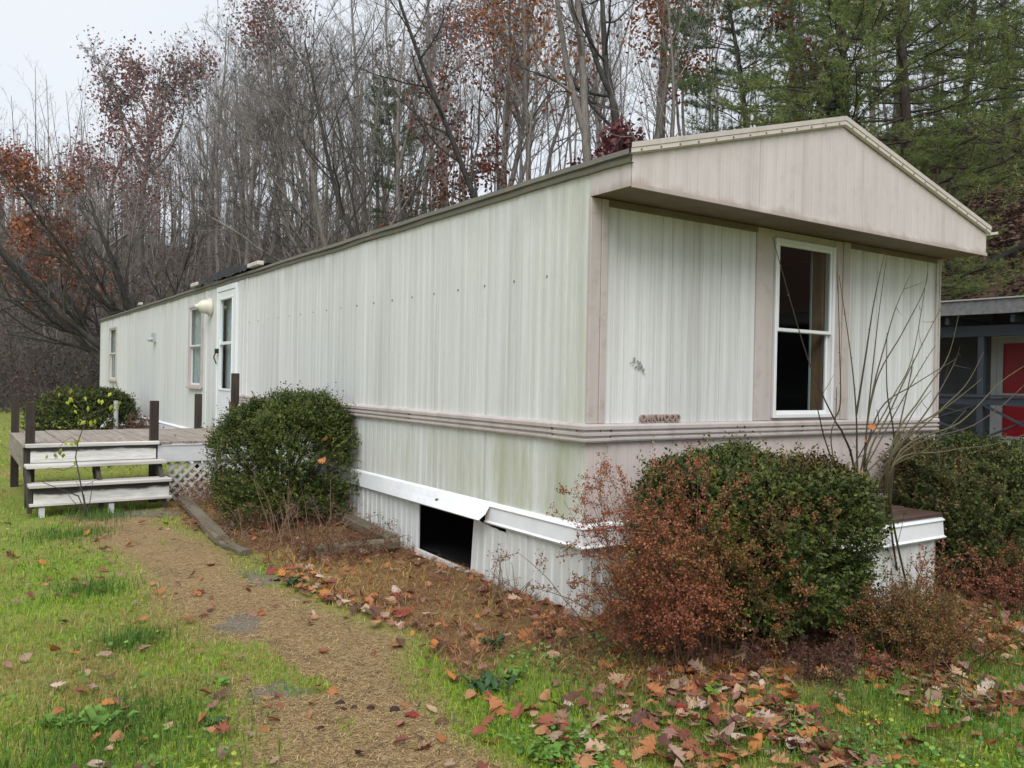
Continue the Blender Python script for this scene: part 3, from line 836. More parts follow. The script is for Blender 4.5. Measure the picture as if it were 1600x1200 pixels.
dk(MB().box(xp - .048, xp + .048, yp - .048, yp + .048, -.03, 1.20), 'post', mat_wood('brown_post', (.10, .065, .05), (.20, .13, .10), 2), bevel=.005)
dk(MB().box(xp - .054, xp + .040, yp - .10, yp - .05, 1.17, 1.56), 'post_extension', M['post'], bevel=.004)
# lattice under the deck: two layers of crossing slats, clipped to the opening
lx0, lx1, lz0, lz1 = -1.22, -.10, .0, .47
def lat(sgn, yoff):
    k = -12
    while k < 24:
        c0 = lx0 + k * .115
        pts = []
        for zz in (lz0, lz1):
            pts.append((c0 + sgn * (zz - lz0), zz))
        (xa, za), (xb, zb) = pts
        # clip in x
        def clip(xa, za, xb, zb):
            ts = [0., 1.]
            t0, t1 = 0., 1.
            dx = xb - xa
            for lim, side in ((lx0, 1), (lx1, -1)):
                fa = (xa - lim) * side; fb = (xb - lim) * side
                if fa < 0 and fb < 0: return None
                if fa < 0: t0 = max(t0, fa / (fa - fb))
                if fb < 0: t1 = min(t1, fa / (fa - fb))
            if t1 - t0 < .06: return None
            return (xa + dx * t0, za + (zb - za) * t0, xa + dx * t1, za + (zb - za) * t1)
        c_ = clip(xa, za, xb, zb)
        if c_:
            dk(MB().bar((c_[0], DF + .05 + yoff, c_[1]), (c_[2], DF + .05 + yoff, c_[3]), .036, .007, (0, 1, 0)), 'lattice_slat', M['lattice'])
        k += 1
lat(1, .0); lat(-1, .009)

steps = empty('wooden_steps', (-2.05, 6.15, 0), 'wooden steps with peeling white paint leading up to the deck', 'steps')
def stp(m, name, mat, org, **k):
    o = m.build(name, mat, steps, **k); o.location = (org[0] + 2.05, org[1] - 6.15, org[2]); o.rotation_euler = (0, 0, math.radians(2.2)); return o
SX0, SX1 = -2.72, -1.30
sw = SX1 - SX0
stp(MB().box(0, sw - .03, -.05, .035, -.02, .02), 'tread', M['tread'], (SX0, 6.38, .712), bevel=.005)
stp(MB().box(.05, sw - .06, 0, .03, -.085, .085), 'riser', M['riser_top'], (SX0, 6.37, .605), bevel=.003)
stp(MB().box(-.01, sw + .01, -.10, .16, -.018, .018), 'tread', M['tread'], (SX0, 6.20, .500), bevel=.005)
stp(MB().box(.0, sw + .02, -.10, .17, -.018, .018), 'tread', M['tread'], (SX0, 5.97, .315), bevel=.005)
stp(MB().box(.05, sw, -.03, .0, -.085, .08), 'riser', M['riser_low'], (SX0, 5.95, .212), bevel=.003)
stp(MB().box(.01, sw + .03, -.05, .02, -.014, .014), 'kick_strip', M['tread'], (SX0, 5.94, .115), bevel=.004)
for xo in (.0, sw / 2 - .02, sw - .07):
    m = MB(); m.prism([(.24, .22), (.06, .02), (.06, .29), (.12, .29), (.30, .48), (.50, .48), (.50, .40)], 0, .045, 0)
    stp(m, 'stringer', M['darkwood'], (SX0 + xo, 5.92, 0))
for xo in (.10, .78):
    stp(MB().box(xo, xo + .055, -.02, .03, -.06, .085), 'foot_block', M['whitewood'], (SX0, 5.93, 0))

# ------------------------------------------------------------------ landscape timbers
def timber(a, b, wd, ht, label, sag=0.0):
    a = np.array(a, float); b = np.array(b, float); n = 14
    d = b - a; L = np.linalg.norm(d); d /= L
    P = [a + (b - a) * i / (n - 1) + np.array([0, 0, -sag * math.sin(math.pi * i / (n - 1))]) for i in range(n)]
    side = norm(np.cross(d, (0, 0, 1))); up = np.cross(side, d)
    r = np.random.default_rng(int(abs(a[0] * 100)) + 3)
    prof = [(-.5, -.3), (-.5, .25), (-.36, .46), (.0, .5), (.36, .46), (.5, .25), (.5, -.3), (.3, -.5), (-.3, -.5)]
    V = []
    for q in P:
        for u_, v_ in prof: V.append(q + side * (u_ * wd + r.normal(0, .0015)) + up * (v_ * ht + r.normal(0, .0015)))
    m = MB(); k = len(prof)
    m.add(V, [(i * k + j, i * k + (j + 1) % k, (i + 1) * k + (j + 1) % k, (i + 1) * k + j) for i in range(n - 1) for j in range(k)])
    for i in (0, n - 1): m.add(V[i * k:(i + 1) * k], [(0, j, j + 1) for j in range(1, k - 1)])
    o = m.build('landscape_timber', M['timber'])
    o.data.transform(Matrix.Translation(Vector(-a))); o.location = a
    return tag(o, label, 'timber', 'timbers edging the bed')
timber((-1.12, 6.1, .07), (-1.37, 3.45, .05), .13, .085, 'long grey timber edging the path by the round shrub')
timber((-1.36, 3.42, .025), (-1.30, 2.95, .015), .10, .06, 'short rotten timber end at the tip of the long path timber')
timber((-.10, 4.05, .13), (-.13, 2.52, .08), .10, .12, 'grey timber lying along the white skirting beside the hole', 0)
timber((-.9, 2.72, .03), (-.12, 2.40, .085), .10, .10, 'split timber running out from the skirting into the dead weeds')

# ------------------------------------------------------------------ neighbour house
house = empty('neighbour_house', (12, 1, 0), 'dark grey house with covered porch and red door beyond the gable end', 'house')
HX, PX, HY0, HY1 = 12.0, 10.9, -15.0, 5.2  # unseen far end of the house lengthened to darken the window's reflection
M['hs'] = plain('grey_clapboard', (.05, .054, .055), .7, .3, .25, 4)
M['hblue'] = plain('blue_grey_paint', (.035, .045, .06), .6, .4, .2, 5)
M['hred'] = plain('red_door', (.36, .006, .012), .4, .5, .1, 2)
M['hwhite'] = plain('dull_white_frame', (.36, .37, .36), .5, .4, .15)
M['shingle'] = plain('grey_roll_roofing', (.17, .17, .175), .8, .3, .4, 14)
def hs(m, name, mat, parent=None, **k):
    o = m.build(name, mat, parent or house, **k)
    if parent is None: o.location = (-12, -1, 0)
    return o
hs(MB().box(HX + .02, HX + 6, HY0, HY1, .0, 2.95), 'wall', M['dark'])
zz = .55
while zz < 2.9:
    m = MB(); z1 = zz + .125
    for a, b in ((HY0, 2.34 - .1), (3.30, HY1)):
        V = [(HX - .022, a, zz), (HX - .022, b, zz), (HX - .004, b, z1), (HX - .004, a, z1), (HX + .02, a, zz), (HX + .02, b, zz)]
        m.add(V, [(0, 1, 2, 3), (0, 4, 5, 1)])
    hs(m, 'clapboard', M['hs']); zz += .122
m = MB(); m.box(HX - .04, HX + .02, 3.20, 3.30, .6, 2.52).box(HX - .04, HX + .02, 2.24, 2.34, .6, 2.52).box(HX - .04, HX + .02, 2.34, 3.20, 2.44, 2.52)
hs(m, 'door_frame', M['hwhite'], bevel=.005)
m = MB(); m.box(HX - .03, HX - .005, 3.10, 3.198, .62, 2.435).box(HX - .03, HX - .005, 2.342, 2.43, .62, 2.435).box(HX - .03, HX - .005, 2.43, 3.10, 2.35, 2.435).box(HX - .03, HX - .005, 2.43, 3.10, .62, .72).box(HX - .03, HX - .005, 2.43, 3.10, 1.42, 1.47)
sd = hs(m, 'storm_door', M['hwhite'])
for a, b in ((.72, 1.42), (1.47, 2.35)): hs(MB().box(HX - .02, HX - .016, 2.43, 3.10, a, b), 'pane', M['glass_dull'], sd)
hs(MB().box(HX + .005, HX + .018, 2.34, 3.20, .6, 2.44), 'door', M['hred'])
hs(MB().box(PX, HX, HY0, HY1, .46, .60), 'porch_floor', M['hblue'])
hs(MB().box(PX + .1, HX, HY0, HY1, .0, .455), 'porch_base', M['dark'])
hs(MB().box(PX - .02, PX + .10, HY0, HY1, 2.42, 2.60), 'beam', M['hblue'])
for yy in np.arange(-14.5, 5, 1.05): hs(MB().box(PX - .28, HX, yy, yy + .06, 2.62, 2.74), 'rafter', M['hblue'])
for yy in (-13.2, -10.6, -8, -5.2, -2.4, .3, 2.95, 4.6): hs(MB().box(PX - .01, PX + .09, yy - .05, yy + .05, .6, 2.42), 'post', M['hblue'], bevel=.006)
# roof: a low slope with a wavy torn front edge
n = 60; ys = np.linspace(HY0 - .4, HY1 + .3, n); V = []; wv = fbm(ys, ys * .2, 77, 2.0, 3) * .035
for yy, q in zip(ys, wv): V += [(PX - .36, yy, 2.76 + q), (PX - .34, yy, 3.00), (HX + 3, yy, 3.35), (HX + 6.3, yy, 2.9), (HX + 6.3, yy, 2.8), (HX + 3, yy, 3.25), (PX - .30, yy, 2.90)]
m = MB(); m.add(V, [(7 * i + j, 7 * i + (j + 1) % 7, 7 * i + 7 + (j + 1) % 7, 7 * i + 7 + j) for i in range(n - 1) for j in range(7)])
for base in (0, 7 * (n - 1)): m.add(V[base:base + 7], [(6, 0, 1), (6, 1, 2), (6, 2, 5), (5, 2, 3), (5, 3, 4)])
hs(m, 'roof', M['shingle'])
hs(MB().box(PX - .37, PX - .335, HY0 - .4, HY1 + .3, 3.0, 3.022), 'roof_edge', M['hwhite'])
hs(MB().box(PX - .03, PX + .09, HY0, HY1, 1.40, 1.445), 'handrail', M['hblue'])
hs(MB().box(PX + .0, PX + .05, HY0, HY1, 1.27, 1.39), 'rail_board', M['hblue'])
hs(MB().box(PX + .0, PX + .05, HY0, HY1, .66, .72), 'bottom_rail', M['hblue'])
for a, b in ((-10.6, -8), (-8, -5.2), (-5.2, -2.4), (-2.4, .3), (.3, 1.7), (1.7, 2.95), (2.95, 4.6)):
    for z0, z1 in ((.72, 1.27), (1.27, .72)):
        hs(MB().bar((PX + (.015 if z0 < 1 else .045), a + .06, z0), (PX + (.015 if z0 < 1 else .045), b - .06, z1), .028, .07, (1, 0, 0)), 'brace', M['hblue'])
hs(MB().box(PX - .04, PX - .005, 2.40, 2.62, .60, .70), 'meter_box', M['hwhite'])

# ------------------------------------------------------------------ woods
def rand_perp(d, r):
    q = r.normal(size=d.shape); q -= (q * d).sum(-1, keepdims=True) * d
    return norm(q)

def grow(base, d, L, n, wander, up, r):
    """base (B,3), d (B,3), L (B,) -> P (B,n,3)"""
    P = [base]; p = base; d = norm(d)
    for i in range(n - 1):
        d = norm(d + wander * r.normal(size=d.shape) + np.array([0, 0, up]))
        p = p + d * (L / (n - 1))[:, None]; P.append(p)
    return np.stack(P, 1)

def sample(P, R, par, t):
    n = P.shape[1]; f = t * (n - 1); i = np.clip(f.astype(int), 0, n - 2); k = (f - i)[:, None]
    a = P[par, i]; b = P[par, i + 1]
    return a * (1 - k) + b * k, norm(b - a), R[par, i] * (1 - k[:, 0]) + R[par, i + 1] * k[:, 0]

def children(P, R, per, t0, t1, ang, lf, n, wander, up, r, rmin, rfac=.55, taper=.25, lens=None, tpow=1.0):
    B = P.shape[0]; par = np.repeat(np.arange(B), per)
    t = t0 + (t1 - t0) * (np.tile((np.arange(per) + .5) / per, B) + r.uniform(-.5, .5, B * per) / per)
    t = np.clip(t, 0, .995)
    b, d, rad = sample(P, R, par, t)
    a = np.radians(ang) * r.uniform(.65, 1.35, len(par))[:, None]
    nd = d * np.cos(a) + rand_perp(d, r) * np.sin(a)
    plen = np.linalg.norm(P[:, 1:] - P[:, :-1], axis=-1).sum(1)[par] if lens is None else lens[par]
    L = plen * lf * r.uniform(.6, 1.25, len(par)) * (1.1 - .6 * t ** tpow)
    C = grow(b, nd, L, n, wander, up, r)
    r0 = np.maximum(rad * rfac, rmin)
    CR = r0[:, None] * np.linspace(1, taper, n)[None]
    return C, np.maximum(CR, rmin * .8)

def cat(parts):
    V = []; F = []; o = 0
    for v, f in parts: V.append(v); F.append(f + o); o += len(v)
    return np.vstack(V), np.vstack(F)

def bare_tree(seed, H, r0, n1=15, t0=.4, ang1=42, lr=.34, lean=(0, 0), wander=.06, up1=.10, counts=(6, 5, 4), fork=None, limbs=None, twig=.0055):
    r = np.random.default_rng(seed)
    n = 14
    base = np.array([[0, 0, -.4]]); d = np.array([[lean[0], lean[1], 1.0]])
    P = grow(base, d, np.array([H + .4]), n, wander, .02, r)
    tt = np.linspace(0, 1, n); R = (r0 * (1 - tt * .86))[None].copy(); R[0, 0] *= 1.35
    trunks = [(P, R)]
    if fork is not None:           # a second leader
        f0, az, fa, fl = fork
        b, dd, rad = sample(P, R, np.array([0]), np.array([f0]))
        nd = dd * math.cos(fa) + np.array([[math.cos(az), math.sin(az), 0]]) * math.sin(fa)
        P2 = grow(b, nd, np.array([H * fl]), n, wander, .06, r); R2 = (rad * .85)[:, None] * np.linspace(1, .15, n)[None]
        trunks.append((P2, R2))
    if limbs is not None:
        for (f0, az, el, L, rf) in limbs:
            b, dd, rad = sample(P, R, np.array([0]), np.array([f0]))
            nd = np.array([[math.cos(az) * math.cos(el), math.sin(az) * math.cos(el), math.sin(el)]])
            P2 = grow(b, nd, np.array([L]), n, .09, .045, r); R2 = (rad * rf)[:, None] * np.linspace(1, .12, n)[None]
            trunks.append((P2, R2))
    PT = np.concatenate([a for a, _ in trunks]); RT = np.concatenate([b for _, b in trunks])
    tv = tubes(PT, RT, 8)
    B1, S1 = children(PT, RT, n1, t0, .98, ang1, lr, 7, .10, up1, r, twig * 1.6, .5)
    B2, S2 = children(B1, S1, counts[0], .2, .98, 38, .48, 5, .12, .05, r, twig * 1.25, .6)
    B3, S3 = children(B2, S2, counts[1], .15, .98, 36, .5, 4, .14, .03, r, twig, .65)
    B4, S4 = children(B3, S3, counts[2], .15, 1, 34, .62, 3, .15, .02, r, twig * .8, .8)
    trunk = cat([tv, tubes(B1, S1, 5)])
    crown = cat([tubes(B2, S2, 4), tubes(B3, S3, 3), tubes(B4, S4, 3)])
    tips = np.concatenate([B4[:, -1], B4[:, 1], B3[:, -1]])
    return dict(trunk=trunk, crown=crown, tips=tips)

def quads_at(C, size, r, stretch=1.6, nrm=None, flat=0.0):
    """one leaf quad per centre: diamond with a fold"""
    n = len(C)
    a = norm(r.normal(size=(n, 3)) * np.array([1, 1, 1 - flat]) + (nrm * 1.0 if nrm is not None else 0)); b = rand_perp(a, r)
    if flat: b = norm(b * np.array([1, 1, .4]))
    s = (size * r.uniform(.6, 1.3, n))[:, None]
    V = np.stack([C - a * s * stretch * .5, C + b * s * .5, C + a * s * stretch * .5, C - b * s * .5], 1).reshape(-1, 3)
    return V, np.arange(4 * n).reshape(n, 4)

def leaf_cols(n, pal, r, per=4, jit=.18, wts=None):
    pal = np.array(pal); c = pal[r.choice(len(pal), n, p=wts)] * r.uniform(1 - jit, 1 + jit, (n, 1))
    return np.repeat(c, per, 0)

RED = [(.27, .12, .11), (.22, .10, .098), (.30, .135, .11), (.18, .085, .08), (.29, .16, .12)]
ORANGE = [(.36, .125, .030), (.32, .10, .030), (.25, .08, .035), (.38, .16, .045)]
RUST = [(.22, .075, .03), (.17, .05, .03), (.13, .045, .035)]

def tree_leaves(tips, n, size, pal, seed, sel=None, spread=.22):
    r = np.random.default_rng(seed)
    if sel is not None: tips = tips[sel(tips)]
    # clumps: a subset of tips carries more leaves
    wgt = np.clip(fbm(tips[:, 0] + tips[:, 2] * .7, tips[:, 1] - tips[:, 2] * .5, seed, .8, 3) + .85, .12, 2)
    k = r.choice(len(tips), n, p=wgt / wgt.sum())
    C = tips[k] + r.normal(0, spread, (n, 3))
    V, F = quads_at(C, size, r, 1.5)
    return mesh_np('tree_leaves', V, [F], leaf_cols(n, pal, r), M['leaf'])

def tree_obj(name, T, loc, label, cat_='tree', group=None, bark='bark', twig='twig', rz=0.0, leaves=None, scale=1.0):
    root = empty(name, loc, label, cat_, group, rz); root.scale = (scale,) * 3
    link('trunk', mesh_np('trunk', T['trunk'][0], [T['trunk'][1]], None, M[bark], True), root)
    link('crown', mesh_np('crown', T['crown'][0], [T['crown'][1]], None, M[twig], True), root)
    if leaves is not None: link('leaves', leaves, root)
    return root

def copy_tree(src, loc, rz, scale, label=None, group=None):
    o = src.copy(); COL.objects.link(o)
    o.location = loc; o.rotation_euler = (0, 0, rz); o.scale = scale if hasattr(scale, '__len__') else (scale,) * 3
    if label: o['label'] = label
    if group: o['group'] = group
    for ch in src.children:
        c = ch.copy(); COL.objects.link(c); c.parent = o
    return o

def tall(u, v, depth):
    q = at(u, v, depth); return (q[2] - hz(q[0], q[1])) * .93

def spot(u, depth):
    q = at(u, 600, depth); return (q[0], q[1], hz(q[0], q[1]) - .05)

GREY_L = 'slim bare grey tree among many alike in the leafless wood behind the mobile home'
GREY_G = 'bare grey trees of the wood behind the home'
BRUSH_L = 'thin bare sapling pole among many alike on the wooded slope'
BRUSH_G = 'thin sapling poles on the wooded slope'
specs = [dict(H=19, r0=.17, t0=.42), dict(H=22, r0=.21, t0=.45, lean=(.06, .02)), dict(H=17, r0=.14, t0=.35, fork=(.35, 1.0, .35, .6)),
         dict(H=21, r0=.18, t0=.5, lean=(-.05, .04)), dict(H=16, r0=.13, t0=.3, ang1=36, lr=.42), dict(H=20, r0=.19, t0=.38, fork=(.5, 4.0, .4, .45)),
         dict(H=18, r0=.15, t0=.34, lean=(.1, -.06), ang1=36), dict(H=23, r0=.30, t0=.5, wander=.04, fork=(.6, 2.0, .4, .4))]
variants = []
placed = []
def too_close(x, y, dmin):
    return any((x - a) ** 2 + (y - b) ** 2 < dmin * dmin for a, b in placed)

# ---- trees with a look of their own
hero = []
# dark spreading tree leaning over the far end of the roof
q = spot(268, 31)
lmb = [(.16, math.radians(150), .30, 9.5, .8), (.20, math.radians(165), .42, 8.5, .75), (.24, math.radians(140), .60, 8, .7), (.30, math.radians(170), .25, 8, .6), (.36, math.radians(120), .75, 6.5, .65), (.42, math.radians(190), .6, 7, .6), (.3, math.radians(-30), .95, 5.5, .6)]
T = bare_tree(101, 8.2, .24, n1=13, t0=.25, ang1=40, lr=.34, lean=(-.45, .25), wander=.07, counts=(6, 5, 4), limbs=lmb, up1=.06)
tree_obj('spreading_tree', T, q, 'dark low tree with long limbs spreading out over the far end of the roof', bark='bark_dark', twig='twig_dark'); placed.append(q[:2])
q = spot(308, 30)
T = bare_tree(102, 7.5, .13, n1=12, t0=.3, ang1=40, lr=.36, lean=(.25, -.1), fork=(.25, math.radians(170), .75, .7), counts=(6, 5, 4))
tree_obj('forked_tree', T, q, 'dark tree forking in a wide V just above the roof behind the door', bark='bark_dark', twig='twig_dark'); placed.append(q[:2])
# tall red-leaved oak on the left skyline
q = spot(215, 52)
H_ = tall(200, 70, 52)
T = bare_tree(103, H_, .24, n1=15, t0=.5, fork=(.5, math.radians(160), .42, .42), counts=(6, 6, 4), ang1=48, lr=.26, limbs=[(.52, math.radians(-30), .85, 7.5, .7), (.56, math.radians(160), .80, 7.2, .7), (.64, math.radians(60), 1.0, 6, .6), (.62, math.radians(200), .75, 6.5, .6), (.68, math.radians(-60), .9, 6, .6), (.72, math.radians(120), .9, 5.5, .6), (.60, math.radians(90), 1.15, 6, .6), (.62, math.radians(-90), 1.2, 5.5, .6), (.66, math.radians(20), 1.2, 5.2, .6), (.64, math.radians(-10), 1.0, 5.5, .6)])
lv = tree_leaves(T['tips'], 4200, .13, RED, 1, lambda p: p[:, 2] > H_ * .66, .45)
tree_obj('red_oak', T, q, 'tall thin tree with a flat-topped crown of dull red leaves against the sky', twig='twig_dark', bark='bark', leaves=lv); placed.append(q[:2])
q = spot(148, 46)
H_ = tall(160, 155, 46)
T = bare_tree(104, H_, .2, n1=18, t0=.3, ang1=52, lr=.42, counts=(6, 5, 4))
lv = tree_leaves(T['tips'], 3600, .13, RED, 2, lambda p: p[:, 2] > H_ * .5, .45)
tree_obj('red_oak', T, q, 'broad tree with dense dull red leaves in front of the tall flat-topped one', leaves=lv); placed.append(q[:2])
q = spot(18, 50)
H_ = tall(18, 225, 50)
T = bare_tree(105, H_, .2, n1=18, t0=.3, ang1=50, lr=.40, counts=(6, 5, 4))
lv = tree_leaves(T['tips'], 3400, .13, [(.31, .12, .065), (.26, .10, .065), (.23, .09, .065), (.33, .15, .08)], 3, lambda p: p[:, 2] > H_ * .4, .5)
tree_obj('orange_oak', T, q, 'tree with bright rust-orange leaves standing lower than the flat-topped red one', leaves=lv); placed.append(q[:2])
# orange oaks in the middle of the wood
q = spot(835, 37)
T = bare_tree(106, 20, .17, n1=15, t0=.45, ang1=45, lr=.26, counts=(6, 5, 4), lean=(-.1, .03))
lv = tree_leaves(T['tips'], 6000, .13, ORANGE, 4, lambda p: p[:, 2] > 9, .5)
tree_obj('orange_oak', T, q, 'slim tree with a column of orange-brown leaves in the middle of the bare wood', leaves=lv); placed.append(q[:2])
q = spot(985, 35)
T = bare_tree(107, 19, .15, n1=14, t0=.5, ang1=45, lr=.22, counts=(6, 5, 4))
lv = tree_leaves(T['tips'], 2800, .13, ORANGE, 5, lambda p: (p[:, 2] > 9) & (p[:, 2] < 16), .45)
tree_obj('orange_oak', T, q, 'slim tree with a small tuft of orange leaves beside the forked trunk', leaves=lv); placed.append(q[:2])
q = spot(650, 46)
T = bare_tree(108, tall(650, -20, 46), .18, n1=15, t0=.45, ang1=44, lr=.3, counts=(6, 5, 4))
lv = tree_leaves(T['tips'], 2600, .13, RED, 6, lambda p: p[:, 2] > 11, .6)
tree_obj('red_oak', T, q, 'tall tree with thin dull red leaves at its top over the middle of the roof', leaves=lv); placed.append(q[:2])
q = spot(462, 50)
T = bare_tree(109, tall(430, -15, 50), .2, n1=15, t0=.45, ang1=44, lr=.3, counts=(6, 5, 4), lean=(-.1, 0))
lv = tree_leaves(T['tips'], 2200, .13, RED + RUST, 7, lambda p: p[:, 2] > 13, .7)
tree_obj('red_oak', T, q, 'tall leaning tree with red-brown leaf tufts beside the open sky', leaves=lv); placed.append(q[:2])
for k, (u, dpt, H_, nlv, pal, lab) in enumerate([
        (1015, 29, 8.5, 5200, [(.13, .022, .028), (.17, .03, .035), (.10, .02, .03), (.15, .05, .04)], 'small tree with dark crimson leaves just above the gable roof'),
        (720, 36, 10, 3200, RUST, 'small tree with sparse rust leaves low behind the roof ridge'),
        (860, 30, 6.5, 2200, RUST, 'low sapling with a few red-brown leaves behind the roof edge'),
        (75, 38, 8, 3500, RUST + ORANGE, 'small tree with sparse orange leaves in the brush beyond the lawn'),
        (1250, 33, 10, 3000, RUST, 'small tree with brown leaves behind the ivy-covered pine')]):
    q = spot(u, dpt)
    T = bare_tree(120 + k, H_, .08, n1=16, t0=.15, ang1=48, lr=.4, counts=(5, 5, 4))
    lv = tree_leaves(T['tips'], nlv, .13, pal, 20 + k, None, .25)
    tree_obj('small_tree', T, q, lab, leaves=lv); placed.append(q[:2])
# big forked trunk and its dark neighbours behind the gable
q = spot(918, 30)
T = bare_tree(130, 22, .25, n1=13, t0=.5, ang1=50, lr=.24, wander=.035, fork=(.44, math.radians(150), .22, .55), counts=(5, 5, 4))
tree_obj('forked_tree', T, q, 'stout grey tree with two parallel stems forking above the roof edge', bark='bark', twig='twig'); placed.append(q[:2])
q = spot(1078, 29)
T = bare_tree(131, 20, .24, n1=12, t0=.45, ang1=58, lr=.26, wander=.07, lean=(-.12, .02), counts=(5, 5, 4), fork=(.55, math.radians(170), .5, .4))
tree_obj('crooked_tree', T, q, 'thick crooked black trunk with bare boughs beside the pines', bark='bark_dark', twig='twig_dark'); placed.append(q[:2])
q = spot(905, 27.5)
T = bare_tree(132, 17, .17, n1=12, t0=.45, ang1=52, lr=.28, wander=.05, lean=(-.42, .18), counts=(5, 5, 4))
tree_obj('leaning_tree', T, q, 'dark bare tree leaning across the orange leaves', bark='bark_dark', twig='twig_dark'); placed.append(q[:2])
q = spot(782, 29)
T = bare_tree(133, 15, .18, n1=12, t0=.4, ang1=45, lr=.35, wander=.11, lean=(-.5, .2), counts=(6, 5, 4), limbs=[(.25, math.radians(140), .3, 5, .6)])
tree_obj('leaning_tree', T, q, 'bare tree with a bent trunk curving over the roof', bark='bark_dark', twig='twig_dark'); placed.append(q[:2])
q = spot(590, 33)
T = bare_tree(134, 16, .17, n1=14, t0=.25, ang1=36, lr=.42, wander=.06, lean=(-.35, .15), counts=(6, 6, 4), limbs=[(.2, math.radians(150), .8, 10, .7), (.28, math.radians(160), .6, 9, .65), (.15, math.radians(120), 1.1, 11, .7)])
tree_obj('leaning_tree', T, q, 'bare tree of many slanting stems leaning towards the open sky', bark='bark', twig='twig_dark'); placed.append(q[:2])

# ---- the many alike
for k, sp in enumerate(specs):
    T = bare_tree(200 + k, counts=(6, 4, 4), twig=.0062, **sp)
    x, y, z = spot([560, 700, 480, 620, 340, 760, 820, 1010][k], [40, 44, 42, 50, 44, 40, 46, 38][k])
    variants.append(tree_obj('bare_tree', T, (x, y, z), GREY_L, 'tree', GREY_G, rz=k)); placed.append((x, y))
fr = np.random.default_rng(77)
cnt = 0; tries = 0
while cnt < 78 and tries < 6000:
    tries += 1
    u = fr.uniform(-120, 1720); dpt = 24 + 46 * fr.random() ** 1.1
    x, y, z = spot(u, dpt)
    dt, st, _ = poly_dist(np.array([x]), np.array([y]), TOE)
    if st[0] < 0 or dt[0] < .8 or (u < 420 and dpt < 44) : continue
    if u > 1100 and dpt < 46: continue
    if u > 1100 and fr.random() < .3: continue
    if too_close(x, y, 1.25): continue
    k = fr.integers(len(variants)); s_ = min(fr.uniform(.72, 1.08), tall(u, float(np.interp(u, [-100, 60, 200, 300, 350, 400, 470, 800, 1600], [265, 270, 235, 150, 100, 40, -10, -60, -120])) + fr.uniform(-20, 80), dpt) / specs[k]['H'])
    copy_tree(variants[k], (x, y, z), fr.uniform(0, 6.28), (s_ * fr.uniform(.9, 1.1), s_ * fr.uniform(.9, 1.1), s_)); placed.append((x, y)); cnt += 1
cnt = 0
while cnt < 40:
    u = fr.uniform(-110, 430); dpt = fr.uniform(40, 82); x, y, z = spot(u, dpt)
    if too_close(x, y, 1.3): continue
    k = int(fr.integers(len(variants)))
    s_ = min(fr.uniform(.6, .95), tall(u, float(np.interp(u, [-100, 60, 200, 300, 340, 390, 470], [262, 268, 225, 140, 85, 20, 0])) + fr.uniform(-10, 90), dpt) / specs[k]['H'])
    if s_ < .25: continue
    copy_tree(variants[k], (x, y, z), fr.uniform(0, 6.28), (s_ * 1.1, s_ * 1.1, s_)); placed.append((x, y)); cnt += 1
# trees at the edge of the wood outside the frame, which the window glass mirrors
for (x, y) in ((20, -9), (23, -14), (19, -18), (26, -10), (24, -21), (30, -16), (21, -25), (27, -30), (20, -33), (31, -24), (18, -13), (22, -4)):
    copy_tree(variants[int(fr.integers(len(variants)))], (x, y, hz(x, y) - .1), fr.uniform(0, 6.28), fr.uniform(.8, 1.0), 'bare grey tree at the edge of the wood beyond the dark neighbour house', 'bare trees beyond the neighbour house')
# thin poles
pv = []
for k in range(3):
    T = bare_tree(300 + k, 10 + 2 * k, .05, n1=10, t0=.3, ang1=38, lr=.22, counts=(4, 4, 2), wander=.05, lean=(.05 * (k - 1), .03))
    x, y, z = spot(500 + 200 * k, 33); pv.append(tree_obj('sapling', T, (x, y, z), BRUSH_L, 'tree', BRUSH_G))
cnt = 0
while cnt < 64:
    u = fr.uniform(-60, 1680); dpt = 23 + 40 * fr.random()
    x, y, z = spot(u, dpt)
    dt, st, _ = poly_dist(np.array([x]), np.array([y]), TOE)
    if st[0] < 0 or (u < 420 and dpt < 34) or (u > 1080 and dpt < 38): continue
    copy_tree(pv[int(fr.integers(3))], (x, y, z), fr.uniform(0, 6.28), min(fr.uniform(.6, 1.2), tall(u, float(np.interp(u, [-60, 200, 330, 400, 1600], [300, 270, 180, 0, -80])), dpt) / 12)); cnt += 1

